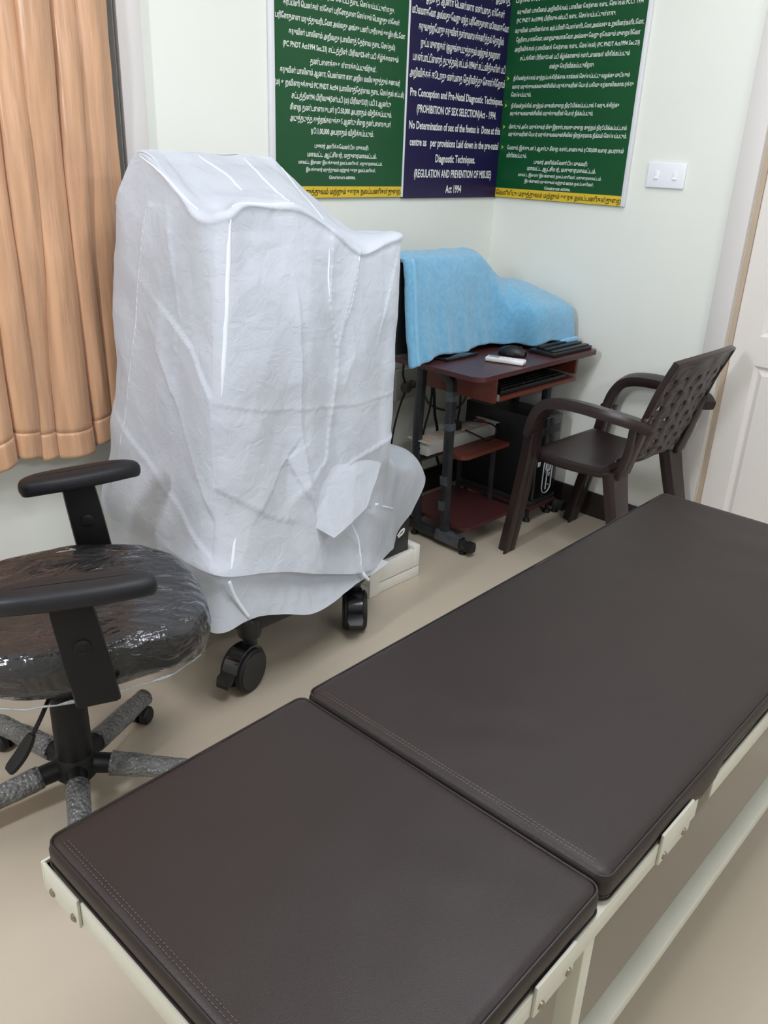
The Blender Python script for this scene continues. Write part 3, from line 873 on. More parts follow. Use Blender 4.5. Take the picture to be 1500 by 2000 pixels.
# worktop: rounded front corners
def round_rect(x0, x1, y0, y1, r, n=6, rs=None):
    rs = rs or (r, r, r, r)
    pts = []
    for (cx, cy, a0, rr) in ((x1 - rs[0], y1 - rs[0], 0, rs[0]), (x0 + rs[1], y1 - rs[1], 90, rs[1]), (x0 + rs[2], y0 + rs[2], 180, rs[2]), (x1 - rs[3], y0 + rs[3], 270, rs[3])):
        for j in range(n + 1):
            a = math.radians(a0 + 90 * j / n)
            pts.append((cx + rr * math.cos(a), cy + rr * math.sin(a)))
    return pts
m = MB(); m.prism([(x, y, ZD - .018) for x, y in round_rect(-.862, -.045, -.656, -.10, .03, rs=(.004, .004, .045, .03))], (0, 0, .018)); m.build('worktop', 'mahogany', desk, angle=30)
m = MB(); m.box((-.69, -.598, .628), (-.672, -.2, ZD - .018), .001); m.build('side_panel', 'mahogany_red', desk)
m = MB(); m.box((-.125, -.598, .628), (-.107, -.2, ZD - .018), .001); m.build('side_panel', 'mahogany_red', desk)
m = MB(); m.box((-.672, -.215, .628), (-.125, -.2, ZD - .018), .001); m.build('back_panel', 'mahogany_red', desk)
m = MB(); m.box((-.664, -.612, .635), (-.133, -.23, .651), .002); tr = m.build('keyboard_tray', 'mahogany_red', desk)
for xa in (-.671, -.131):
    m = MB(); m.box((xa - .0, -.606, .636), (xa + .006, -.25, .662), .001); m.build('slide_rail', 'steel_bar', desk)
for xs, s in ((-.763, 1), (-.09, -1)):
    m = MB(); m.tube(spline([(xs, -.385, ZD - .03), (xs, -.40, ZD - .045), (xs, -.437, .70), (xs, -.447, .66), (xs, -.452, .4), (xs, -.462, .05)], 6), .019, 14, flat=(.034, .034)); m.build('leg', 'desk_metal', desk)
    m = MB(); m.tube(spline([(xs, -.285, ZD - .03), (xs, -.29, .7), (xs, -.285, .4), (xs, -.31, .05)], 6), .019, 14, flat=(.034, .034)); m.build('leg', 'desk_metal', desk)
    m = MB(); m.tube([(xs, -.27, .045), (xs, -.59, .04)], .02, 14, flat=(.036, .036)); fb = m.build('foot_bar', 'desk_metal', desk)
    m = MB(); m.tube([(xs, -.585, .04), (xs, -.615, .04)], .022, 14, flat=(.042, .042)); m.build('end_cap', 'rubber', desk)
    m = MB(); m.tube([(xs, -.255, .045), (xs, -.275, .045)], .022, 14, flat=(.042, .042)); m.build('end_cap', 'rubber', desk)
    for yy in (-.565, -.3):
        m = MB(); m.lathe([(.017, 0), (.017, .006), (.011, .01), (.011, .03)], (xs, yy, 0.0), n=14); m.build('levelling_foot', 'rubber', desk)
# clear film still wound round the near legs
m = MB(); m.tube([(-.763, -.43, .048), (-.763, -.555, .043)], .024, 16, caps=False, flat=[(.046, .048), (.043, .045)]); m.build('wrapping_film', 'film', desk)
for za, zb in ((.16, .2), (.27, .31), (.5, .53), (.62, .66)):
    yy = -.452
    m = MB(); m.tube([(-.763, yy - .0, za), (-.763, yy + .004, zb)], .022, 16, caps=False, flat=(.0375, .0375)); m.build('wrapping_film', 'film', desk)
m = MB(); m.prism([(x, y, .345) for x, y in round_rect(-.66, -.345, -.455, -.2, .03, rs=(.004, .004, .04, .004))], (0, 0, .016)); m.build('middle_shelf', 'mahogany_red', desk, angle=30)
m = MB(); m.prism([(x, y, .085) for x, y in round_rect(-.745, -.40, -.56, -.2, .03, rs=(.004, .004, .03, .03))], (0, 0, .016)); m.build('bottom_shelf', 'mahogany', desk, angle=30)
for a, b in (((-.763, -.3, .337), (-.35, -.3, .337)), ((-.763, -.3, .078), (-.42, -.3, .078))):
    m = MB(); m.tube([a, b], .012, 10, flat=(.03, .014)); m.build('cross_bar', 'desk_metal', desk)
for yy in (-.42, -.24):
    m = MB(); m.tube([(-.41, yy, .1), (-.41, yy, .345)], .012, 10, flat=(.02, .02)); m.build('shelf_post', 'desk_metal', desk)

# keyboard on the tray
kb = thing('keyboard', 'black keyboard lying on the sliding tray under the worktop', 'keyboard', (-.41, -.52, .652))
m = MB(); m.box((-.645, -.598, .6515), (-.19, -.455, .672), .005, 3); m.build('case', 'keyboard_black', kb)
for r in range(5):
    m = MB()
    for c in range(15):
        x = -.63 + c * .0285; y = -.585 + r * .024
        m.box((x, y, .671), (x + .024, y + .02, .679), .002, 1)
    m.build('key_row', 'keyboard_black', kb)

# computer tower
pc = thing('computer_tower', 'black computer tower with a pale oval emblem under the desk', 'computer', (-.225, -.36, .102))
PX0, PX1, PY0 = -.292, -.118, -.568
m = MB(); m.box((PX0, PY0 + .02, .103), (PX1, -.16, .48), .004); m.build('case', 'black_plastic', pc)
m = MB(); m.box((PX0, PY0, .103), (PX1, PY0 + .022, .48), .008, 3); m.build('front_panel', 'black_gloss', pc)
# emblem: long oval ring, round head with a tail, small dot
def oval(cx, cz, hw, hh, n=12):
    pts = []
    for a0, zz in ((0, cz + hh - hw), (180, cz - hh + hw)):
        for j in range(n + 1):
            a = math.radians(a0 + 180 * j / n)
            pts.append(Vector((cx + hw * math.cos(a), PY0 - .001, zz + hw * math.sin(a))))
    return pts
ec, ez = -.195, .205
m = MB(); m.tube(oval(ec, ez, .034, .083) + [oval(ec, ez, .034, .083)[0]], .0022, 8); m.build('emblem_ring', 'emblem_white', pc)
m = MB(); m.lathe([(.018, 0), (.018, .0015), (.0, .002)], (ec + .002, PY0, ez + .042), (0, -1, 0), 24)
m.build('emblem_disc', 'remote_grey', pc)
m = MB(); m.tube([(ec - .002, PY0 - .001, ez + .03), (ec - .004, PY0 - .001, ez - .066)], .0025, 8)
m.tube(oval(ec + .002, ez + .042, .0185, .022) + [oval(ec + .002, ez + .042, .0185, .022)[0]], .002, 8)
m.tube([(ec + .014, PY0 - .001, ez + .012), (ec + .012, PY0 - .001, ez - .004)], .0028, 8)
m.lathe([(.003, 0), (.003, .0015)], (ec + .014, PY0, ez - .046), (0, -1, 0), 10)
m.build('emblem', 'emblem_white', pc)
m = MB(); m.box((-.278, PY0 - .001, .262), (-.258, PY0 + .002, .284), .001); m.build('sticker', 'emblem_white', pc)
m = MB(); m.box((-.275, PY0 - .001, .40), (-.135, PY0 + .003, .44), .002); m.build('drive_bay', 'black_plastic', pc)
# tower trolley
tw = thing('tower_stand', 'low mahogany stand with black feet under the computer tower', 'stand', (-.225, -.36, 0))
m = MB(); m.box((-.30, -.57, .062), (-.108, -.16, .078), .002)
m.build('board', 'mahogany', tw)
m = MB(); m.box((-.30, -.565, .078), (-.108, -.17, .1015), .003); m.build('rim', 'desk_metal', tw)
for x in (-.285, -.125):
    for y in (-.545, -.19):
        m = MB(); m.lathe([(.017, 0), (.015, .012), (.009, .018), (.009, .062)], (x, y, 0), n=14); m.build('foot', 'rubber', tw)

# power strip on the middle shelf, plugs and cables
ps = thing('power_strip', 'pale grey metal power strip resting across the desk middle shelf', 'power strip', (-.515, -.3, .361))
m = MB(); m.box((-.765, -.345, .3615), (-.305, -.255, .418), .003, 2); m.build('case', 'strip_grey', ps)
m = MB(); m.box((-.775, -.358, .418), (-.752, -.238, .4215), .001); m.build('end_tab', 'strip_grey', ps)
m = MB(); m.box((-.318, -.358, .418), (-.297, -.238, .4215), .001); m.build('end_tab', 'strip_grey', ps)
m = MB(); m.box((-.745, -.335, .418), (-.335, -.265, .4195), .001); m.build('label_plate', 'strip_label', ps)
for x in (-.70, -.61, -.52, -.44):
    m = MB(); m.box((x, -.325, .4195), (x + .055, -.275, .423), .002); m.build('socket', 'strip_grey', ps)
m = MB(); m.box((-.375, -.315, .4195), (-.345, -.285, .43), .002); m.build('switch', 'red_dot', ps)
m = MB(); m.lathe([(.006, 0), (.006, .003)], (-.765, -.30, .385), (-1, 0, 0), 12); m.build('fuse_hole', 'cable_black', ps)
plug = thing('power_plug', 'black plug pushed into the power strip with a looping cord', 'plug', (-.55, -.3, .43))
m = MB(); m.box((-.585, -.325, .4235), (-.52, -.275, .462), .008, 3); m.build('plug_body', 'cable_black', plug)
m = MB(); m.tube(spline([(-.53, -.31, .45), (-.47, -.34, .455), (-.40, -.37, .44), (-.36, -.385, .415), (-.37, -.39, .385), (-.42, -.395, .372), (-.48, -.385, .40), (-.53, -.35, .43)], 8), .004, 8); m.build('cord', 'cable_black', plug)

def cable(label, pts, r, mt):
    m = MB(); m.tube(spline(pts, 8), r, 8)
    return tag(m.build('cable', mt), label, 'cable')
cable('thin black cable hanging from the wall socket left of the desk legs', [(-.60, -.045, .70), (-.60, -.04, .62), (-.582, -.045, .556), (-.615, -.05, .50), (-.635, -.05, .45), (-.66, -.05, .36), (-.70, -.06, .2), (-.78, -.06, .006)], .0045, 'cable_black')
cable('grey cable sagging from the wall socket to behind the tower', [(-.53, -.04, .57), (-.57, -.14, .545), (-.548, -.15, .506), (-.478, -.15, .468), (-.421, -.15, .453), (-.34, -.15, .45), (-.284, -.145, .483), (-.25, -.13, .55), (-.24, -.11, .62)], .0055, 'cable_grey')
cable('black cable dropping behind the desk rear leg, nearest to it', [(-.60, -.11, .74), (-.54, -.15, .60), (-.536, -.15, .493), (-.561, -.15, .408), (-.58, -.14, .30), (-.56, -.13, .2)], .005, 'cable_black')
cable('thick black cable hanging down behind the power strip', [(-.55, -.12, .74), (-.532, -.16, .573), (-.52, -.16, .5), (-.509, -.16, .439), (-.489, -.16, .375), (-.49, -.16, .28), (-.46, -.16, .2)], .0065, 'cable_black')
cable('straight black cable hanging left of the computer tower', [(-.33, -.12, .735), (-.327, -.15, .494), (-.335, -.15, .387), (-.35, -.15, .25)], .0045, 'cable_black')

so = thing('wall_socket', 'cream socket box with a round plug on the wall behind the desk', 'socket', (-.535, 0, .52))
m = MB(); m.box((-.63, -.03, .50), (-.45, -.001, .635), .004); m.build('box', 'strip_grey', so)
m = MB(); m.lathe([(.022, 0), (.024, .012), (.02, .03), (.008, .036)], (-.58, -.03, .558), (0, -1, 0), 18); m.build('plug', 'cable_grey', so)
m = MB(); m.lathe([(.016, 0), (.018, .01), (.014, .024), (.006, .03)], (-.535, -.03, .565), (0, -1, 0), 18); m.build('plug', 'cable_grey', so)

# ------------------------------------------------------------------ on the worktop
rm = thing('remote_control', 'white remote control lying on the mahogany worktop', 'remote', (-.575, -.56, ZD))
ang = math.atan2(-.145, .05)
Mr = Matrix.Translation((-.577, -.555, ZD)) @ Matrix.Rotation(ang, 4, 'Z')
m = MB(); m.box((-.078, -.024, .001), (.078, .024, .019), .006, 3, Mr); m.build('case', 'remote_white', rm)
m = MB(); m.box((-.066, -.016, .0185), (-.025, .016, .0198), .002, 2, Mr); m.build('display', 'remote_grey', rm)
for i in range(3):
    for j in range(2):
        m = MB(); m.box((-.012 + i * .022, -.013 + j * .015, .0188), (.001 + i * .022, -.003 + j * .015, .0208), .002, 2, Mr); m.build('button', 'remote_white', rm)
mo = thing('computer_mouse', 'black computer mouse behind the white remote on the desk', 'mouse', (-.45, -.50, ZD))
m = MB()
rows = []
for i in range(11):
    t = i / 10
    ring = []
    for j in range(16):
        a = 2 * PI * j / 16
        w = .033 * math.sin(PI * (.06 + .88 * t)) ** .45
        h = .036 * math.sin(PI * (.12 + .78 * t)) ** .7
        zz = max(0, math.sin(a)) * h + (.0 if math.sin(a) < 0 else .004)
        p = Mr.to_3x3() @ Vector((-.055 + .11 * t, w * math.cos(a), 0))
        ring.append(Vector((-.445, -.492, ZD + .001)) + p + Vector((0, 0, zz)))
    rows.append(ring)
m.grid(rows, closed_u=True); m.build('shell', 'black_plastic', mo)
m = MB(); q = Mr.to_3x3() @ Vector((.03, 0, 0)); m.lathe([(.0, -.004), (.009, -.003), (.009, .003), (.0, .004)], Vector((-.445, -.492, ZD + .031)) + q, Mr.to_3x3() @ Vector((0, 1, 0)), 14); m.build('scroll_wheel', 'rubber', mo)
ph = tag(None or MB().box((-.76, -.41, ZD + .0005), (-.565, -.33, ZD + .013), .004, 2, None).build('mobile_phone', 'black_gloss'), 'flat black handset half under the blue towel on the desk left', 'phone')
dv = thing('black_device', 'flat black device with ridged top at the desk right end', 'device', (-.2, -.58, ZD))
m = MB(); m.box((-.345, -.628, ZD + .0005), (-.06, -.50, ZD + .016), .003); m.build('base', 'keyboard_black', dv)
for k in range(3):
    m = MB(); m.box((-.335 + k * .006, -.618 + k * .035, ZD + .016), (-.07, -.594 + k * .035, ZD + .022 + k * .004), .002); m.build('ridge', 'black_plastic', dv)

# monitor and printer hidden by the towel
mn = thing('monitor', 'black monitor under the blue towel, its edge showing on the left', 'monitor', (-.66, -.27, ZD))
m = MB(); m.box((-.90, -.275, .785), (-.455, -.235, 1.125), .008); m.build('screen_case', 'black_plastic', mn)
m = MB(); m.tube([(-.67, -.225, .78), (-.67, -.225, .95)], .025, 12); m.box((-.77, -.30, ZD + .0005), (-.57, -.16, ZD + .015), .004); m.build('stand', 'black_plastic', mn)
pr = thing('printer', 'small black printer under the right end of the blue towel', 'printer', (-.19, -.35, ZD))
m = MB(); m.box((-.30, -.495, ZD + .001), (-.075, -.15, .905), .02, 3); m.build('body', 'black_plastic', pr)
m = MB(); m.box((-.28, -.34, .90), (-.09, -.2, .975), .02, 3); m.build('lid', 'black_plastic', pr)

# ------------------------------------------------------------------ blue towel
def towel_mat():
    mm = mat('towel_terry', rgb(122, 186, 222), 0.95, 0.10, 60, bump=1.0, bscale=420, bdist=.003, spec=.1, sheen=.6, detail=8)
    return mm
towel_mat()
mat('towel_band', rgb(132, 192, 226), 0.8, 0.05, 60, bump=.5, bscale=300, bdist=.001, spec=.15, sheen=.4)
#        back hem            back top             ridge                 shoulder            mid                 front hem
TW = [[(-.915, -.19, .82), (-.912, -.22, 1.12), (-.905, -.285, 1.143), (-.905, -.305, 1.11), (-.915, -.335, .92), (-.925, -.372, .768)],
      [(-.89, -.19, .80), (-.885, -.22, 1.13), (-.875, -.285, 1.15), (-.875, -.312, 1.115), (-.885, -.345, .93), (-.895, -.376, .771)],
      [(-.80, -.19, .80), (-.79, -.22, 1.13), (-.78, -.285, 1.15), (-.78, -.315, 1.11), (-.79, -.345, .93), (-.80, -.38, .781)],
      [(-.68, -.19, .80), (-.68, -.22, 1.13), (-.67, -.285, 1.146), (-.67, -.318, 1.105), (-.68, -.345, .93), (-.69, -.372, .782)],
      [(-.56, -.19, .80), (-.56, -.22, 1.13), (-.55, -.285, 1.143), (-.55, -.318, 1.10), (-.56, -.34, .93), (-.57, -.366, .784)],
      [(-.45, -.19, .80), (-.455, -.22, 1.12), (-.46, -.285, 1.14), (-.462, -.318, 1.095), (-.465, -.335, .93), (-.465, -.362, .786)],
      [(-.39, -.17, .80), (-.39, -.2, 1.07), (-.40, -.285, 1.10), (-.405, -.325, 1.05), (-.375, -.36, .90), (-.375, -.375, .787)],
      [(-.31, -.15, .80), (-.30, -.18, 1.0), (-.30, -.28, 1.04), (-.33, -.36, .975), (-.335, -.415, .90), (-.325, -.42, .793)],
      [(-.25, -.13, .80), (-.23, -.15, .97), (-.215, -.27, 1.022), (-.28, -.44, .958), (-.30, -.487, .91), (-.288, -.497, .785)],
      [(-.16, -.12, .80), (-.15, -.13, .96), (-.15, -.28, 1.015), (-.21, -.46, .955), (-.215, -.506, .91), (-.21, -.512, .795)],
      [(-.08, -.12, .80), (-.08, -.13, .94), (-.09, -.3, .99), (-.12, -.46, .95), (-.115, -.514, .905), (-.12, -.525, .787)],
      [(-.04, -.13, .80), (-.04, -.14, .92), (-.05, -.32, .955), (-.056, -.46, .938), (-.054, -.513, .90), (-.06, -.53, .782)],
      [(-.03, -.15, .80), (-.03, -.16, .86), (-.035, -.33, .87), (-.036, -.46, .865), (-.036, -.505, .85), (-.045, -.525, .778)]]
tw_ = thing('bath_towel', 'light blue terry towel draped over the monitor and printer on the desk', 'towel', (-.45, -.35, ZD))
colsT = [spline(c, 10) for c in TW]
Gt = []
for k in range(len(colsT[0])):
    Gt.append(spline([c[k] for c in colsT], 12))
Nt = []
for i in range(len(Gt)):
    row = []
    for j in range(len(Gt[0])):
        p = Gt[i][j]
        if i > 30:                                       # soft gathers in the hanging front
            s = (i - 30) / 20
            p = p + Vector((0, -.010 * s * max(0, math.sin(p.x * 52 + 1.5 * math.sin(p.z * 9))) * (1 if p.x < -.3 else .35), .006 * s * math.sin(p.x * 23)))
        p = p + Vector((.002 * noise.noise(p * 30), .003 * noise.noise(p * 22 + Vector((3, 0, 0))), .003 * noise.noise(p * 18)))
        row.append(p)
    Nt.append(row)
m = MB(); m.grid(Nt); m.build('cloth', 'towel_terry', tw_, angle=180, solid=.006)
# folded double layer with woven band at the left end
P = []
for i in range(20, len(Nt)):
    a, b = Nt[i][0], Nt[i][14]
    out = Vector((-.004, -.012, 0))
    P.append([a + Vector((.010, .006, -.004)), a + Vector((-.008, -.002, -.006)), a + out + Vector((-.004, 0, -.006)), a + out + Vector((.012, -.002, -.003)), a.lerp(b, .55) + Vector((0, -.0095, -.002)), a.lerp(b, .9) + Vector((0, -.0085, 0)), b + Vector((0, -.004, 0))])
m = MB(); m.grid(P); m.build('folded_edge', 'towel_terry', tw_, angle=180, solid=.005)
P = []
for i in range(21, len(Nt)):
    a, b = Nt[i][0], Nt[i][14]
    P.append([a.lerp(b, .45) + Vector((0, -.0125, -.002)), a.lerp(b, .85) + Vector((0, -.0122, 0))])
m = MB(); m.grid(P); m.build('woven_band', 'towel_band', tw_, angle=180, solid=.002)
# tucked fold of towel at the right end
m = MB(); m.tube(spline([(-.16, -.53, .790), (-.12, -.545, .796), (-.07, -.55, .796), (-.04, -.535, .792)], 6), [.006, .007, .008, .009, .010, .011, .012, .012, .012, .012, .012, .012, .012, .011, .010, .010, .008, .007, .006][:19], 10, flat=None); m.build('tucked_fold', 'towel_terry', tw_, angle=180)

# ================================================================== BROWN PLASTIC ARMCHAIR
mat('brown_plastic', rgb(44, 32, 32), 0.33, 0.07, 12, spec=0.45, bump=.08, bscale=300)
XC = -.36
pcx = thing('plastic_armchair', 'dark brown moulded plastic armchair with lattice back facing the desk', 'chair', (XC, -.95, 0))
def mx(p, s):
    return (XC + (p[0] - XC) * s, p[1], p[2])
for s in (1, -1):
    path = [(-.592, -1.188, .655), (-.622, -1.15, .672), (-.646, -1.06, .685), (-.65, -.96, .69), (-.648, -.87, .684), (-.645, -.81, .662), (-.641, -.772, .61), (-.636, -.75, .53)]
    pts = spline([mx(p, s) for p in path], 6)
    m = MB(); n = len(pts)
    m.tube(pts, .02, 16, flat=[(.074 - .012 * (i / n), .040 + .004 * (i / n)) for i in range(n)])
    m.build('armrest', 'brown_plastic', pcx)
    path = [(-.637, -.753, .55), (-.630, -.738, .44), (-.622, -.715, .30), (-.612, -.687, .15), (-.602, -.658, 0.0)]
    pts = spline([mx(p, s) for p in path], 5); n = len(pts)
    m = MB()                                            # channel section: web and two flanges
    m.tube(pts, .02, 16, flat=[(.056 - .01 * i / n, .03) for i in range(n)])
    fl = [Vector(p) + Vector((0, -.024, 0)) for p in pts]
    m.tube([p + Vector((.02 * s, 0, 0)) for p in fl], .02, 10, flat=(.010, .04))
    m.tube([p + Vector((-.02 * s, 0, 0)) for p in fl], .02, 10, flat=(.010, .04))
    m.build('front_leg', 'brown_plastic', pcx)
    path = [(-.575, -1.085, .462), (-.583, -1.115, .34), (-.595, -1.165, .16), (-.605, -1.215, 0.0)]
    pts = spline([mx(p, s) for p in path], 5); n = len(pts)
    m = MB(); m.tube(pts, .02, 16, flat=[(.112 - .05 * i / n, .05 - .01 * i / n) if False else (.05, .115 - .05 * i / n) for i in range(n)])
    m.build('rear_leg', 'brown_plastic', pcx)
    m = MB(); m.tube(spline([mx(p, s) for p in ((-.602, -1.15, .66), (-.597, -1.14, .56), (-.585, -1.11, .45))], 5), .02, 14, flat=(.03, .05)); m.build('arm_post', 'brown_plastic', pcx)
# seat with a rolled front lip and side skirts
rows = []
nx, ny = 20, 22
for i in range(ny + 1):
    v = i / ny
    y = -.705 - .375 * v
    row = []
    for j in range(nx + 1):
        u = -1 + 2 * j / nx
        hw = .215 - .012 * v
        z = .452 - .020 * math.sin(PI * min(1, v * 1.1)) * (1 - u * u * .6) + .006 * u * u
        if v < .12: z -= .030 * ((.12 - v) / .12) ** 2
        yy = y + .02 * (1 - u * u) * (1 - v)
        if v > .85: z += .05 * ((v - .85) / .15) ** 2
        row.append(Vector((XC + hw * u, yy, z)))
    sk = .035 + .0 * v
    row = [row[0] + Vector((-.006, 0, -sk)), row[0] + Vector((-.004, 0, -.006))] + row + [row[-1] + Vector((.004, 0, -.006)), row[-1] + Vector((.006, 0, -sk))]
    rows.append(row)
front = [p + Vector((0, .008, -.03)) for p in rows[0]]
m = MB(); m.grid([front] + rows); m.build('seat', 'brown_plastic', pcx, solid=.006, angle=50)
# lattice back
BV = [(0, -1.075, .47), (.12, -1.125, .505), (.3, -1.155, .58), (.5, -1.178, .66), (.75, -1.215, .78), (1.0, -1.262, .892)]
def back_pt(u, v):
    y = interp(v, [b[0] for b in BV], [b[1] for b in BV]); z = interp(v, [b[0] for b in BV], [b[2] for b in BV])
    hw = interp(v, (0, .15, .5, .9, 1), (.205, .22, .225, .226, .222))
    return Vector((XC + hw * u, y + .028 * (u * u) - .014 + .012 * v * 0, z + (.012 * (1 - u * u) if v > .9 else 0) * (v - .9) / .1))
us_ = [-1, -.86]; kind_u = [0]
ncol, nrow = 6, 7
w_h, w_s = .085, .2
tot = ncol * w_h + (ncol - 1) * ((1.72 - ncol * w_h) / (ncol - 1))
stp = (1.72 - ncol * w_h) / (ncol - 1)
edges_u = [-1, -.93]; hole_u = [False, False]
x = -.86
edges_u.append(x)
for c in range(ncol):
    hole_u.append(True); x += w_h; edges_u.append(x)
    if c < ncol - 1:
        hole_u.append(False); x += stp; edges_u.append(x)
edges_u += [.93, 1.0]; hole_u += [False, False]
edges_v = [0, .06, .12]; hole_v = [False, False]
v = .17; edges_v.append(v); hole_v.append(False)
hv, sv = .045, .064
for r in range(nrow):
    hole_v.append(True); v += hv; edges_v.append(v)
    if r < nrow - 1:
        hole_v.append(False); v += sv; edges_v.append(v)
edges_v += [.955, 1.0]; hole_v += [False, False]
m = MB()
V = {}
for i, vv in enumerate(edges_v):
    for j, uu in enumerate(edges_u):
        p = back_pt(uu, vv)
        p.y += .003 * (1 if (i + j) % 4 < 2 else -1)       # woven relief
        V[i, j] = m.bm.verts.new(p)
for i in range(len(edges_v) - 1):
    for j in range(len(edges_u) - 1):
        if hole_u[j] and hole_v[i]:
            continue
        m.bm.faces.new((V[i, j], V[i, j + 1], V[i + 1, j + 1], V[i + 1, j]))
for v_ in [v_ for v_ in m.bm.verts if not v_.link_faces]:
    m.bm.verts.remove(v_)
m.build('backrest', 'brown_plastic', pcx, solid=.009, angle=30)
rim = [back_pt(-1, t / 14) for t in range(15)] + [back_pt(-1 + 2 * t / 12, 1.0) for t in range(1, 12)] + [back_pt(1, 1 - t / 14) for t in range(15)]
m = MB(); m.tube(rim, .012, 10, flat=(.014, .026)); m.build('back_rim', 'brown_plastic', pcx)
# thick side ears where the back meets the arms
for s in (1, -1):
    m = MB(); m.tube(spline([mx(p, s) for p in ((-.575, -1.12, .47), (-.577, -1.15, .58), (-.578, -1.17, .66), (-.576, -1.185, .70))], 4), .02, 12, flat=[(.03, .07), (.03, .068), (.03, .066), (.03, .062), (.03, .06), (.03, .058), (.03, .055), (.03, .05), (.03, .045), (.028, .04), (.026, .034), (.024, .028), (.02, .02)]); m.build('back_bracket', 'brown_plastic', pcx)

# ================================================================== OFFICE CHAIR IN PLASTIC FILM
mat('seat_fabric', rgb(20, 18, 19), 0.8, 0.12, 40, bump=.3, bscale=300)
def film_material():
    mm = bpy.data.materials.new('clear_film'); mm.use_nodes = True
    nt = mm.node_tree; out = nt.nodes['Material Output']; nt.nodes.remove(nt.nodes['Principled BSDF'])
    tc = nt.nodes.new('ShaderNodeTexCoord'); mp = nt.nodes.new('ShaderNodeMapping'); mp.inputs['Scale'].default_value = (1, 1.9, 1.3); mp.inputs['Rotation'].default_value = (0, 0, .35)
    nt.links.new(tc.outputs['Object'], mp.inputs['Vector'])
    nz = nt.nodes.new('ShaderNodeTexNoise'); nz.inputs['Scale'].default_value = 8; nz.inputs['Detail'].default_value = 4; nz.inputs['Distortion'].default_value = 1.4
    nt.links.new(mp.outputs['Vector'], nz.inputs['Vector'])
    bp = nt.nodes.new('ShaderNodeBump'); bp.inputs['Strength'].default_value = .9; bp.inputs['Distance'].default_value = .02
    nt.links.new(nz.outputs['Fac'], bp.inputs['Height'])
    gl = nt.nodes.new('ShaderNodeBsdfGlossy'); gl.inputs['Roughness'].default_value = .12; gl.inputs['Color'].default_value = (.95, .96, 1, 1)
    nt.links.new(bp.outputs['Normal'], gl.inputs['Normal'])
    df = nt.nodes.new('ShaderNodeBsdfDiffuse'); df.inputs['Color'].default_value = (.55, .56, .58, 1); nt.links.new(bp.outputs['Normal'], df.inputs['Normal'])
    tp = nt.nodes.new('ShaderNodeBsdfTransparent'); tp.inputs['Color'].default_value = (.93, .93, .93, 1)
    fr = nt.nodes.new('ShaderNodeFresnel'); fr.inputs['IOR'].default_value = 1.5; nt.links.new(bp.outputs['Normal'], fr.inputs['Normal'])
    ad = nt.nodes.new('ShaderNodeMath'); ad.operation = 'MULTIPLY_ADD'; ad.inputs[1].default_value = 1.1; ad.inputs[2].default_value = .015; ad.use_clamp = True
    nt.links.new(fr.outputs[0], ad.inputs[0])
    m1 = nt.nodes.new('ShaderNodeMixShader'); m1.inputs[0].default_value = .022
    nt.links.new(tp.outputs[0], m1.inputs[1]); nt.links.new(df.outputs[0], m1.inputs[2])
    m2 = nt.nodes.new('ShaderNodeMixShader'); nt.links.new(ad.outputs[0], m2.inputs[0]); nt.links.new(m1.outputs[0], m2.inputs[1]); nt.links.new(gl.outputs[0], m2.inputs[2])
    nt.links.new(m2.outputs[0], out.inputs['Surface'])
    MATS['clear_film'] = mm
film_material()
def bubble_material():
    mm = mat('bubble_wrap', rgb(112, 112, 112), 0.3, 0.25, 30, spec=.6)
    nt = mm.node_tree; b = nt.nodes['Principled BSDF']
    tc = nt.nodes.new('ShaderNodeTexCoord'); vo = nt.nodes.new('ShaderNodeTexVoronoi'); vo.inputs['Scale'].default_value = 105
    nt.links.new(tc.outputs['Object'], vo.inputs['Vector'])
    bp = nt.nodes.new('ShaderNodeBump'); bp.inputs['Strength'].default_value = 1.0; bp.inputs['Distance'].default_value = .006; bp.invert = True
    nt.links.new(vo.outputs['Distance'], bp.inputs['Height']); nt.links.new(bp.outputs['Normal'], b.inputs['Normal'])
bubble_material()
mat('chair_black', rgb(12, 12, 14), 0.5, 0.08, 30, bump=.1, bscale=400, spec=.35)
HUB = (-2.553, -.794, 0)
mat('pad_black', rgb(26, 27, 31), 0.5, 0.08, 30, bump=.12, bscale=400, spec=.4)
oc = thing('office_chair', 'black office chair with plastic film on the seat and bubble wrapped legs', 'chair', HUB, math.radians(-22), world_parts=False)
# seat
def super_ring(cx, a, b, z, n=64, e=3.2):
    pts = []
    for j in range(n):
        t = 2 * PI * j / n
        c, s = math.cos(t), math.sin(t)
        r = (abs(c) ** e + abs(s) ** e) ** (-1 / e)
        x = a * r * c
        pts.append(Vector((cx + x, b * r * s * (1 - .10 * (x / a if x > 0 else 0)), z)))
    return pts
def seat_rings(g, zoff=0.0, wr=0.0):
    prof = [(.80, .452), (.93, .456), (.985, .474), (1.0, .505), (.985, .532), (.95, .547), (.88, .554), (.74, .552), (.55, .547), (.35, .544), (.15, .542), (.02, .542)]
    R = []
    for f, z in prof:
        ring = super_ring(.060, (.268 + g) * f, (.254 + g) * f, z + .008 + zoff + (g if z > .49 else -g))
        ring = [p + Vector((0, 0, -.028 * max(0, (p.x - .12) / .2) ** 2)) for p in ring]      # waterfall front
        if wr:
            ring = [p + Vector((p.x * .3, p.y * .3, 1)).normalized() * wr * (abs(noise.noise(Vector((p.x * 9, p.y * 26, p.z * 30)))) - .1) for p in ring]
        R.append(ring)
    return R
m = MB(); m.grid(seat_rings(0), closed_u=True); st = m.build('seat', 'seat_fabric', oc, angle=180)
R = seat_rings(.006, .0, .007)
R2 = []
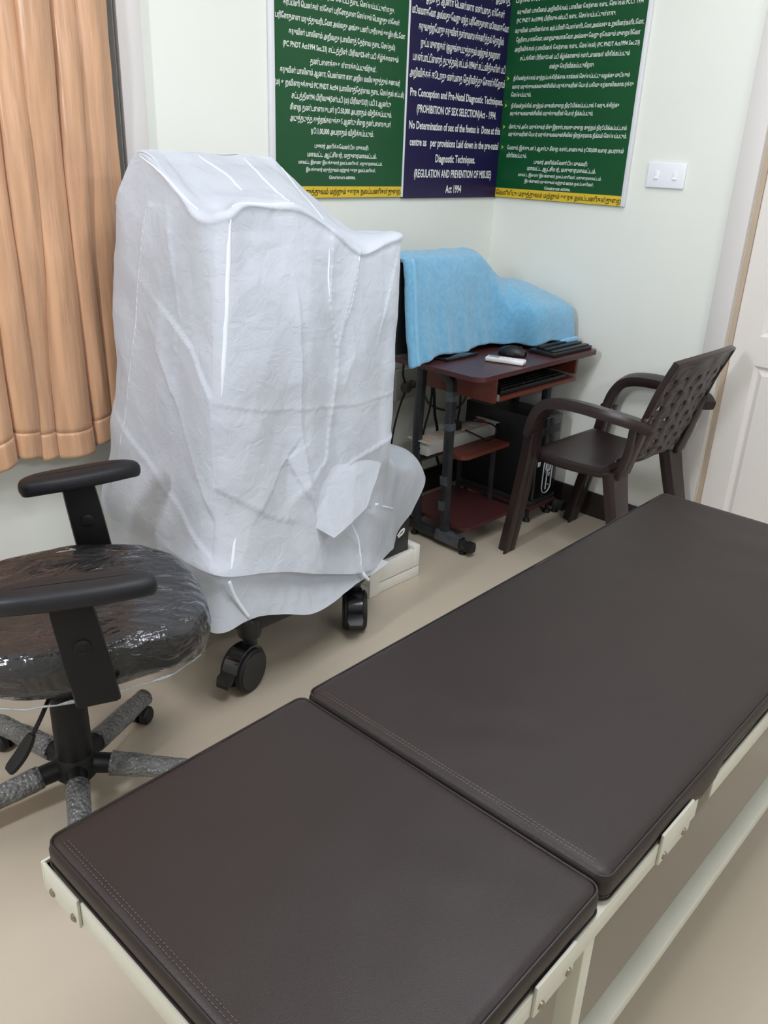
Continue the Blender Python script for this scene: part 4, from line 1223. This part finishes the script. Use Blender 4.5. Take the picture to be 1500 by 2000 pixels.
for a, b in zip(R, R[1:]):
    for k in range(3):
        t = k / 3
        row = []
        for p, q in zip(a, b):
            r = p.lerp(q, t)
            row.append(r + Vector((0, 0, 1)) * .003 * noise.noise(Vector((r.x * 14 + r.y * 9, r.y * 40 - r.x * 14, r.z * 40))))
        R2.append(row)
R2.append(R[-1])
m = MB(); m.grid(R2, closed_u=True); f_ = m.build('film_cover', 'clear_film', None, angle=180); f_.parent = st
# film gathered under the near edge of the seat
mat('film_edge', rgb(165, 168, 172), 0.25, 0.15, 60, bump=.8, bscale=80, bdist=.004)
edge = super_ring(.055, .262, .254, .448)
m = MB()
pts = [p + Vector((0, 0, .006 * noise.noise(p * 30))) for p in edge[34:62]]
m.tube(pts, [.0012 + .005 * abs(noise.noise(p * 23)) for p in pts], 8); f2 = m.build('film_hem', 'film_edge', None, angle=180); f2.parent = st
# under-seat plate, gas lift, hub
m = MB(); m.box((-.10, -.16, .425), (.17, .16, .452), .008); m.build('seat_plate', 'chair_black', oc)
m = MB(); m.lathe([(.03, .30), (.03, .43)], n=24); m.lathe([(.043, .13), (.042, .27), (.040, .275), (.040, .305), (.034, .312), (.034, .335)], n=28); m.build('gas_lift', 'chair_black', oc)
m = MB(); m.lathe([(.04, .06), (.052, .075), (.052, .115), (.040, .135)], n=28)
m.build('hub', 'chair_black', oc)
m = MB(); m.tube(spline([(.0, -.06, .41), (-.03, -.13, .40), (-.06, -.17, .365), (-.085, -.185, .33)], 5), .005, 8); lv = m.build('lever', 'chair_black', oc)
m = MB(); m.tube(spline([(-.08, -.183, .34), (-.105, -.195, .305), (-.135, -.205, .275)], 4), .012, 10, flat=[(.018, .012), (.024, .013), (.030, .014), (.033, .014), (.034, .014), (.034, .014), (.033, .014), (.031, .013), (.024, .010)]); lp = m.build('lever_paddle', 'chair_black', None); lp.parent = lv
for k in range(5):
    a = math.radians(51 + 72 * k)
    d = Vector((math.cos(a), math.sin(a), 0))
    m = MB(); m.tube([d * .03 + Vector((0, 0, .098)), d * .12 + Vector((0, 0, .095)), d * .30 + Vector((0, 0, .072))], [.026, .024, .017], 12)
    leg = m.build('leg', 'chair_black', oc)
    m = MB()
    pts = [d * (.085 + .235 * t / 12) + Vector((0, 0, .096 - .026 * t / 12)) for t in range(13)]
    m.tube(pts, [.029 + .003 * noise.noise(p * 30 + Vector((k, 0, 0))) - .004 * i / 12 for i, p in enumerate(pts)], 20)
    w = m.build('bubble_wrap', 'bubble_wrap', None, angle=180); w.parent = leg
    c = d * .30
    side = Vector((-d.y, d.x, 0))
    m = MB()
    m.lathe([(.0, -.026), (.02, -.026), (.026, -.02), (.026, -.006), (.01, -.004), (.01, .004), (.026, .006), (.026, .02), (.02, .026), (.0, .026)], c + Vector((0, 0, .0265)), side, 20)
    m.lathe([(.008, .03), (.008, .06)], c, n=10)
    m.build('castor', 'rubber', oc)
# arms
for (yy, xx, tilt) in ((.318, .105, 13), (-.293, .034, -3)):
    sgn = 1 if yy > 0 else -1
    arm = MB()
    Mt = Matrix.Translation((xx, yy, .72)) @ Matrix.Rotation(math.radians(tilt), 4, 'Z')
    R = []
    for f, z in ((.6, -.018), (.9, -.016), (.98, -.008), (1.0, .002), (.97, .011), (.88, .017), (.6, .0205), (.25, .021), (.02, .021)):
        R.append([Mt @ Vector((p.x - .055, p.y, z - .02 * max(0, (abs(p.x - .055) - .09) / .07) ** 2 * .4)) for p in super_ring(.055, .152 - .044 * (1 - f), .044 * f, 0, 48, 3.0)])
    arm.grid(R, closed_u=True); arm.bm.faces.new([arm.bm.verts[i] for i in range(48)] if False else [v for v in list(arm.bm.verts)[:48]])
    arm.build('armrest_pad', 'pad_black', oc, angle=60)
    m = MB()
    x0 = .06
    x0 = xx + .03
    prof = [((xx - .012, yy, .71), (.080, .030)), ((xx - .004, yy, .65), (.084, .030)), ((xx + .008, yy, .56), (.087, .03)), ((xx + .018, yy, .485), (.088, .028)), ((xx + .02, yy, .468), (.088, .026))]
    # blade: wide along the seat depth, thin across
    rows = []
    for (c, (w, h)) in prof:
        c = Vector(c)
        rr = []
        for j in range(16):
            t = 2 * PI * j / 16
            ca, sa = math.cos(t), math.sin(t)
            q = max(abs(ca), abs(sa)) ** .8
            rr.append(c + Vector((w / 2 * ca / q, h / 2 * sa / q, 0)))
        rows.append(rr)
    m.grid(rows, closed_u=True); m.bm.faces.new([v for v in list(m.bm.verts)[-16:]])
    post = m.build('armrest_post', 'chair_black', oc, angle=50)
    m = MB(); m.box((x0 - .05, min(yy, sgn * .12), .455), (x0 + .03, max(yy, sgn * .12), .468), .004); m.build('arm_bracket', 'chair_black', oc)
    for fy in (1, -1):
        m = MB()
        m.lathe([(.017, 0), (.0165, .004), (.012, .006), (.0, .0065)], (xx + .002, yy + fy * .0145, .605), (0, fy, 0), 20)
        for r in range(4):
            m.box((xx - .010, yy + fy * .0195 - .0015, .596 + r * .005), (xx + .014, yy + fy * .0195 + .0015, .598 + r * .005))
        bt = m.build('height_button', 'chair_black', None); bt.parent = post
# backrest, left of the picture
m = MB()
rows = []
for i in range(15):
    v = i / 14
    rr = []
    for j in range(21):
        u = -1 + 2 * j / 20
        hw = .235 * math.sin(PI * (.16 + .68 * v)) ** .35
        rr.append(Vector((-.245 - .07 * v + .05 * u * u, hw * u, .60 + .46 * v)))
    rows.append(rr)
m.grid(rows); m.build('backrest', 'seat_fabric', oc, angle=180, solid=.05)
m = MB(); m.tube(spline([(-.08, 0, .415), (-.22, 0, .41), (-.30, 0, .46), (-.315, 0, .62), (-.33, 0, .8)], 6), .02, 12, flat=(.06, .018)); m.build('back_bar', 'chair_black', oc)

# ================================================================== EXAMINATION COUCH
mat('vinyl_brown', rgb(37, 28, 26), 0.46, 0.05, 5, bump=.30, bscale=520, bdist=.0012, spec=.4)
mat('vinyl_piping', rgb(34, 28, 27), 0.4, 0.05, 20, bump=.3, bscale=400, bdist=.001)
mat('cream_steel', rgb(206, 204, 190), 0.4, 0.03, 14, spec=.45)
mat('dark_board', rgb(42, 38, 34), 0.7, 0.1, 14)
mat('vinyl_stitch', rgb(84, 74, 74), 0.5, 0.1, 60)
BED = (-2.895, -1.497, 0)
bed = thing('examination_couch', 'cream steel examination couch frame under the brown mattress', 'couch', BED, math.radians(1.35), world_parts=False)
BL, BW, ZM = 1.93, .597, .548

def rr_ring(x0, x1, y0, y1, r, z, per=28, nc=7):
    r = max(.001, min(r, (x1 - x0) / 2 - .0005, (y1 - y0) / 2 - .0005))
    pts = []
    cs = ((x1 - r, y1 - r, 0), (x0 + r, y1 - r, 90), (x0 + r, y0 + r, 180), (x1 - r, y0 + r, 270))
    for k, (cx, cy, a0) in enumerate(cs):
        for j in range(nc):
            a = math.radians(a0 + 90 * j / (nc - 1))
            pts.append(Vector((cx + r * math.cos(a), cy + r * math.sin(a), z)))
        nx_, ny_, na = cs[(k + 1) % 4]
        e0 = pts[-1]
        a = math.radians(na)
        e1 = Vector((nx_ + r * math.cos(a), ny_ + r * math.sin(a), z))
        for j in range(1, per):
            pts.append(e0.lerp(e1, j / per))
    return pts
WR = [((1.20, -.595), (.88, -.44), .004, .014), ((1.16, -.60), (.97, -.50), .003, .010), ((1.30, -.58), (1.12, -.47), .003, .012), ((1.05, -.60), (.96, -.545), .0025, .009)]
def cushion(name, x0, x1, z0, z1, parent, label=None, tilt=0.0):
    y0, y1 = -BW - .012, .004
    prof = [(.012, z0), (.003, z0 + .008), (.0, z0 + .02), (.0, z1 - .016), (.003, z1 - .007), (.009, z1 - .002), (.016, z1)]
    rings = [rr_ring(x0 + i, x1 - i, y0 + i, y1 - i, .02 - i * .4, z) for i, z in prof]
    half = min(y1 - y0, x1 - x0) / 2
    for k in range(1, 25):
        i = .016 + (half - .018) * k / 24
        rings.append(rr_ring(x0 + i, x1 - i, y0 + i, y1 - i, .0136 * (1 - k / 25), z1 + .003 * math.sin(PI / 2 * k / 24)))
    for p in rings[-1]:                                  # close the top along its middle line
        if x1 - x0 < y1 - y0:
            p.x = (x0 + x1) / 2
        else:
            p.y = (y0 + y1) / 2
    out = []
    for ri, ring in enumerate(rings):
        row = []
        for p in ring:
            q = p.copy()
            if ri > 3:
                q.z += .0022 * noise.noise(Vector((p.x * 5, p.y * 5, 1))) + .0012 * noise.noise(Vector((p.x * 13, p.y * 13, 4)))
                for a, b, h, w in WR:
                    d, s, t = seg_dist((p.x, p.y), a, b)
                    q.z += h * math.exp(-(d / w) ** 2) * (1 - .5 * t)
            else:
                q.y += .003 * noise.noise(Vector((p.x * 9, p.y * 3, p.z * 30)))
                if p.y < y0 + .03 and ri < 3 and x0 > .3:      # cover sags over the hinge gap
                    sag = math.exp(-((p.x - .832) / .032) ** 2)
                    q.z -= .026 * sag
                    q.y -= .008 * sag
            row.append(q)
        out.append(row)
    m = MB(); m.grid(out, closed_u=True)
    m.bm.verts.ensure_lookup_table()
    n = len(rings[0])
    m.bm.faces.new([m.bm.verts[i] for i in range(n)])
    o = m.build(name, 'vinyl_brown', parent, angle=50)
    for i, z, r in ((.0035, z1 - .0045, .0018), (.001, z0 + .008, .002)):
        ring = rr_ring(x0 + i, x1 - i, y0 + i, y1 - i, .018, z)
        m = MB(); m.tube(ring + [ring[0]], r, 6, caps=False)
        pp = m.build('piping', 'vinyl_piping', None); pp.parent = parent
    # row of stitches inside the top edge
    m = MB()
    ends = [(x0 + .016, y0 + .03), (x0 + .016, y1 - .03)]
    for a, b in ((Vector((ends[0][0], ends[0][1], z1 + .0006)), Vector((ends[1][0], ends[1][1], z1 + .0006))), (Vector((ends[0][0] + .006, ends[0][1], z1 + .0008)), Vector((ends[1][0] + .006, ends[1][1], z1 + .0008)))):
        L = (b - a).length
        if L < .05: continue
        k = int(L / .007)
        for j in range(k):
            p, q = a.lerp(b, (j + .15) / k), a.lerp(b, (j + .8) / k)
            m.tube([p, q], .0006, 4, caps=False)
    if name != 'x':
        s = m.build('stitching', 'vinyl_stitch', None); s.parent = parent; s['kind'] = 'stuff'
    return o
ma = thing('couch_mattress', 'short square brown vinyl mattress section at the near foot end', 'mattress', BED, math.radians(1.35), world_parts=False)
ma.location.z = ZM
cushion('pad', -.010, .481, .0005, .050, ma)
mb = thing('couch_mattress', 'long brown vinyl mattress section reaching towards the door', 'mattress', BED, math.radians(1.35), world_parts=False)
mb.location.z = ZM
cushion('pad', .486, BL, .0005, .0525, mb)

# frame: top rails of folded steel, panels, legs, stretchers
def part(name, lo, hi, mt='cream_steel', bev=.002):
    m = MB(); m.box(lo, hi, bev); return m.build(name, mt, bed)
for nm, xa, xb in (('rail', -.012, .80), ('rail', .86, BL)):
    for ya, yb in ((-BW - .014, -BW + .016), (-.016, .010)):
        m = MB(); m.box((xa, ya, ZM - .006), (xb, yb, ZM), .001); m.box((xa, ya if ya < -.1 else yb - .006, ZM - .040), (xb, ya + .006 if ya < -.1 else yb, ZM - .0055), .0005)
        m.build(nm, 'cream_steel', bed)
m = MB(); m.box((-.011, -BW - .014, ZM - .006), (.02, .010, ZM), .001); m.box((-.011, -BW - .014, ZM - .042), (-.005, .010, ZM - .0055), .0005); m.build('end_rail', 'cream_steel', bed)
m = MB(); m.box((BL - .02, -BW - .014, ZM - .04), (BL + .012, .010, ZM), .002); m.build('end_rail', 'cream_steel', bed)
part('deck', (0, -BW + .004, ZM - .018), (.80, -.004, ZM - .006), 'dark_board')
part('deck', (.86, -BW + .004, ZM - .018), (BL - .01, -.004, ZM - .006), 'dark_board')
part('hinge_bar', (.80, -BW, ZM - .05), (.86, 0, ZM - .02), 'dark_board')
# mattress stops: upright plates with two screws each
def stop(lo, hi, screws, axis):
    m = MB(); m.box(lo, hi, .0015); p = m.build('mattress_stop', 'cream_steel', bed)
    for s in screws:
        m = MB(); m.lathe([(.0065, 0), (.006, .0025), (.003, .004), (.0, .0042)], s, axis, 14); q = m.build('screw', 'screw_metal', None); q.parent = p
stop((-.016, -.092, ZM - .045), (-.011, .004, ZM + .006), [(-.016, -.018, ZM - .034), (-.016, -.078, ZM - .034)], (-1, 0, 0))
stop((-.016, .0041, ZM - .045), (.006, .009, ZM + .006), [], (-1, 0, 0))
stop((.31, -BW - .019, ZM - .040), (.405, -BW - .014, ZM + .014), [(.325, -BW - .019, ZM - .028), (.39, -BW - .019, ZM - .028)], (0, -1, 0))
stop((.655, -BW - .019, ZM - .040), (.765, -BW - .014, ZM + .020), [(.67, -BW - .019, ZM - .028), (.74, -BW - .019, ZM - .028)], (0, -1, 0))
stop((.31, .010, ZM - .040), (.405, .015, ZM + .012), [(.325, .015, ZM - .028), (.39, .015, ZM - .028)], (0, 1, 0))
for x in (.465, BL - .12):
    for y in (-BW - .006, -.024):
        m = MB(); m.box((x, y, .0), (x + .03, y + .03, ZM - .04), .002); lg = m.build('leg', 'cream_steel', bed)
        m = MB(); m.lathe([(.022, 0), (.022, .015), (.018, .022)], (x + .015, y + .015, 0), n=14); sh = m.build('leg_shoe', 'rubber', None); sh.parent = lg
for x in (.465, BL - .12):
    part('cross_stretcher', (x + .004, -BW + .01, .20), (x + .026, -.01, .225))
    part('cross_stretcher', (x + .004, -BW + .01, ZM - .07), (x + .026, -.01, ZM - .04))
for y in (-BW - .022, -.026):
    part('side_stretcher', (.36, y, .205), (BL - .09, y + .034, .232), bev=.003)
m = MB(); m.tube([(.482, -BW + .02, ZM - .06), (.30, -BW + .02, ZM - .03)], .01, 8); m.tube([(.482, -.02, ZM - .06), (.30, -.02, ZM - .03)], .01, 8); m.build('brace', 'cream_steel', bed)
world_done()
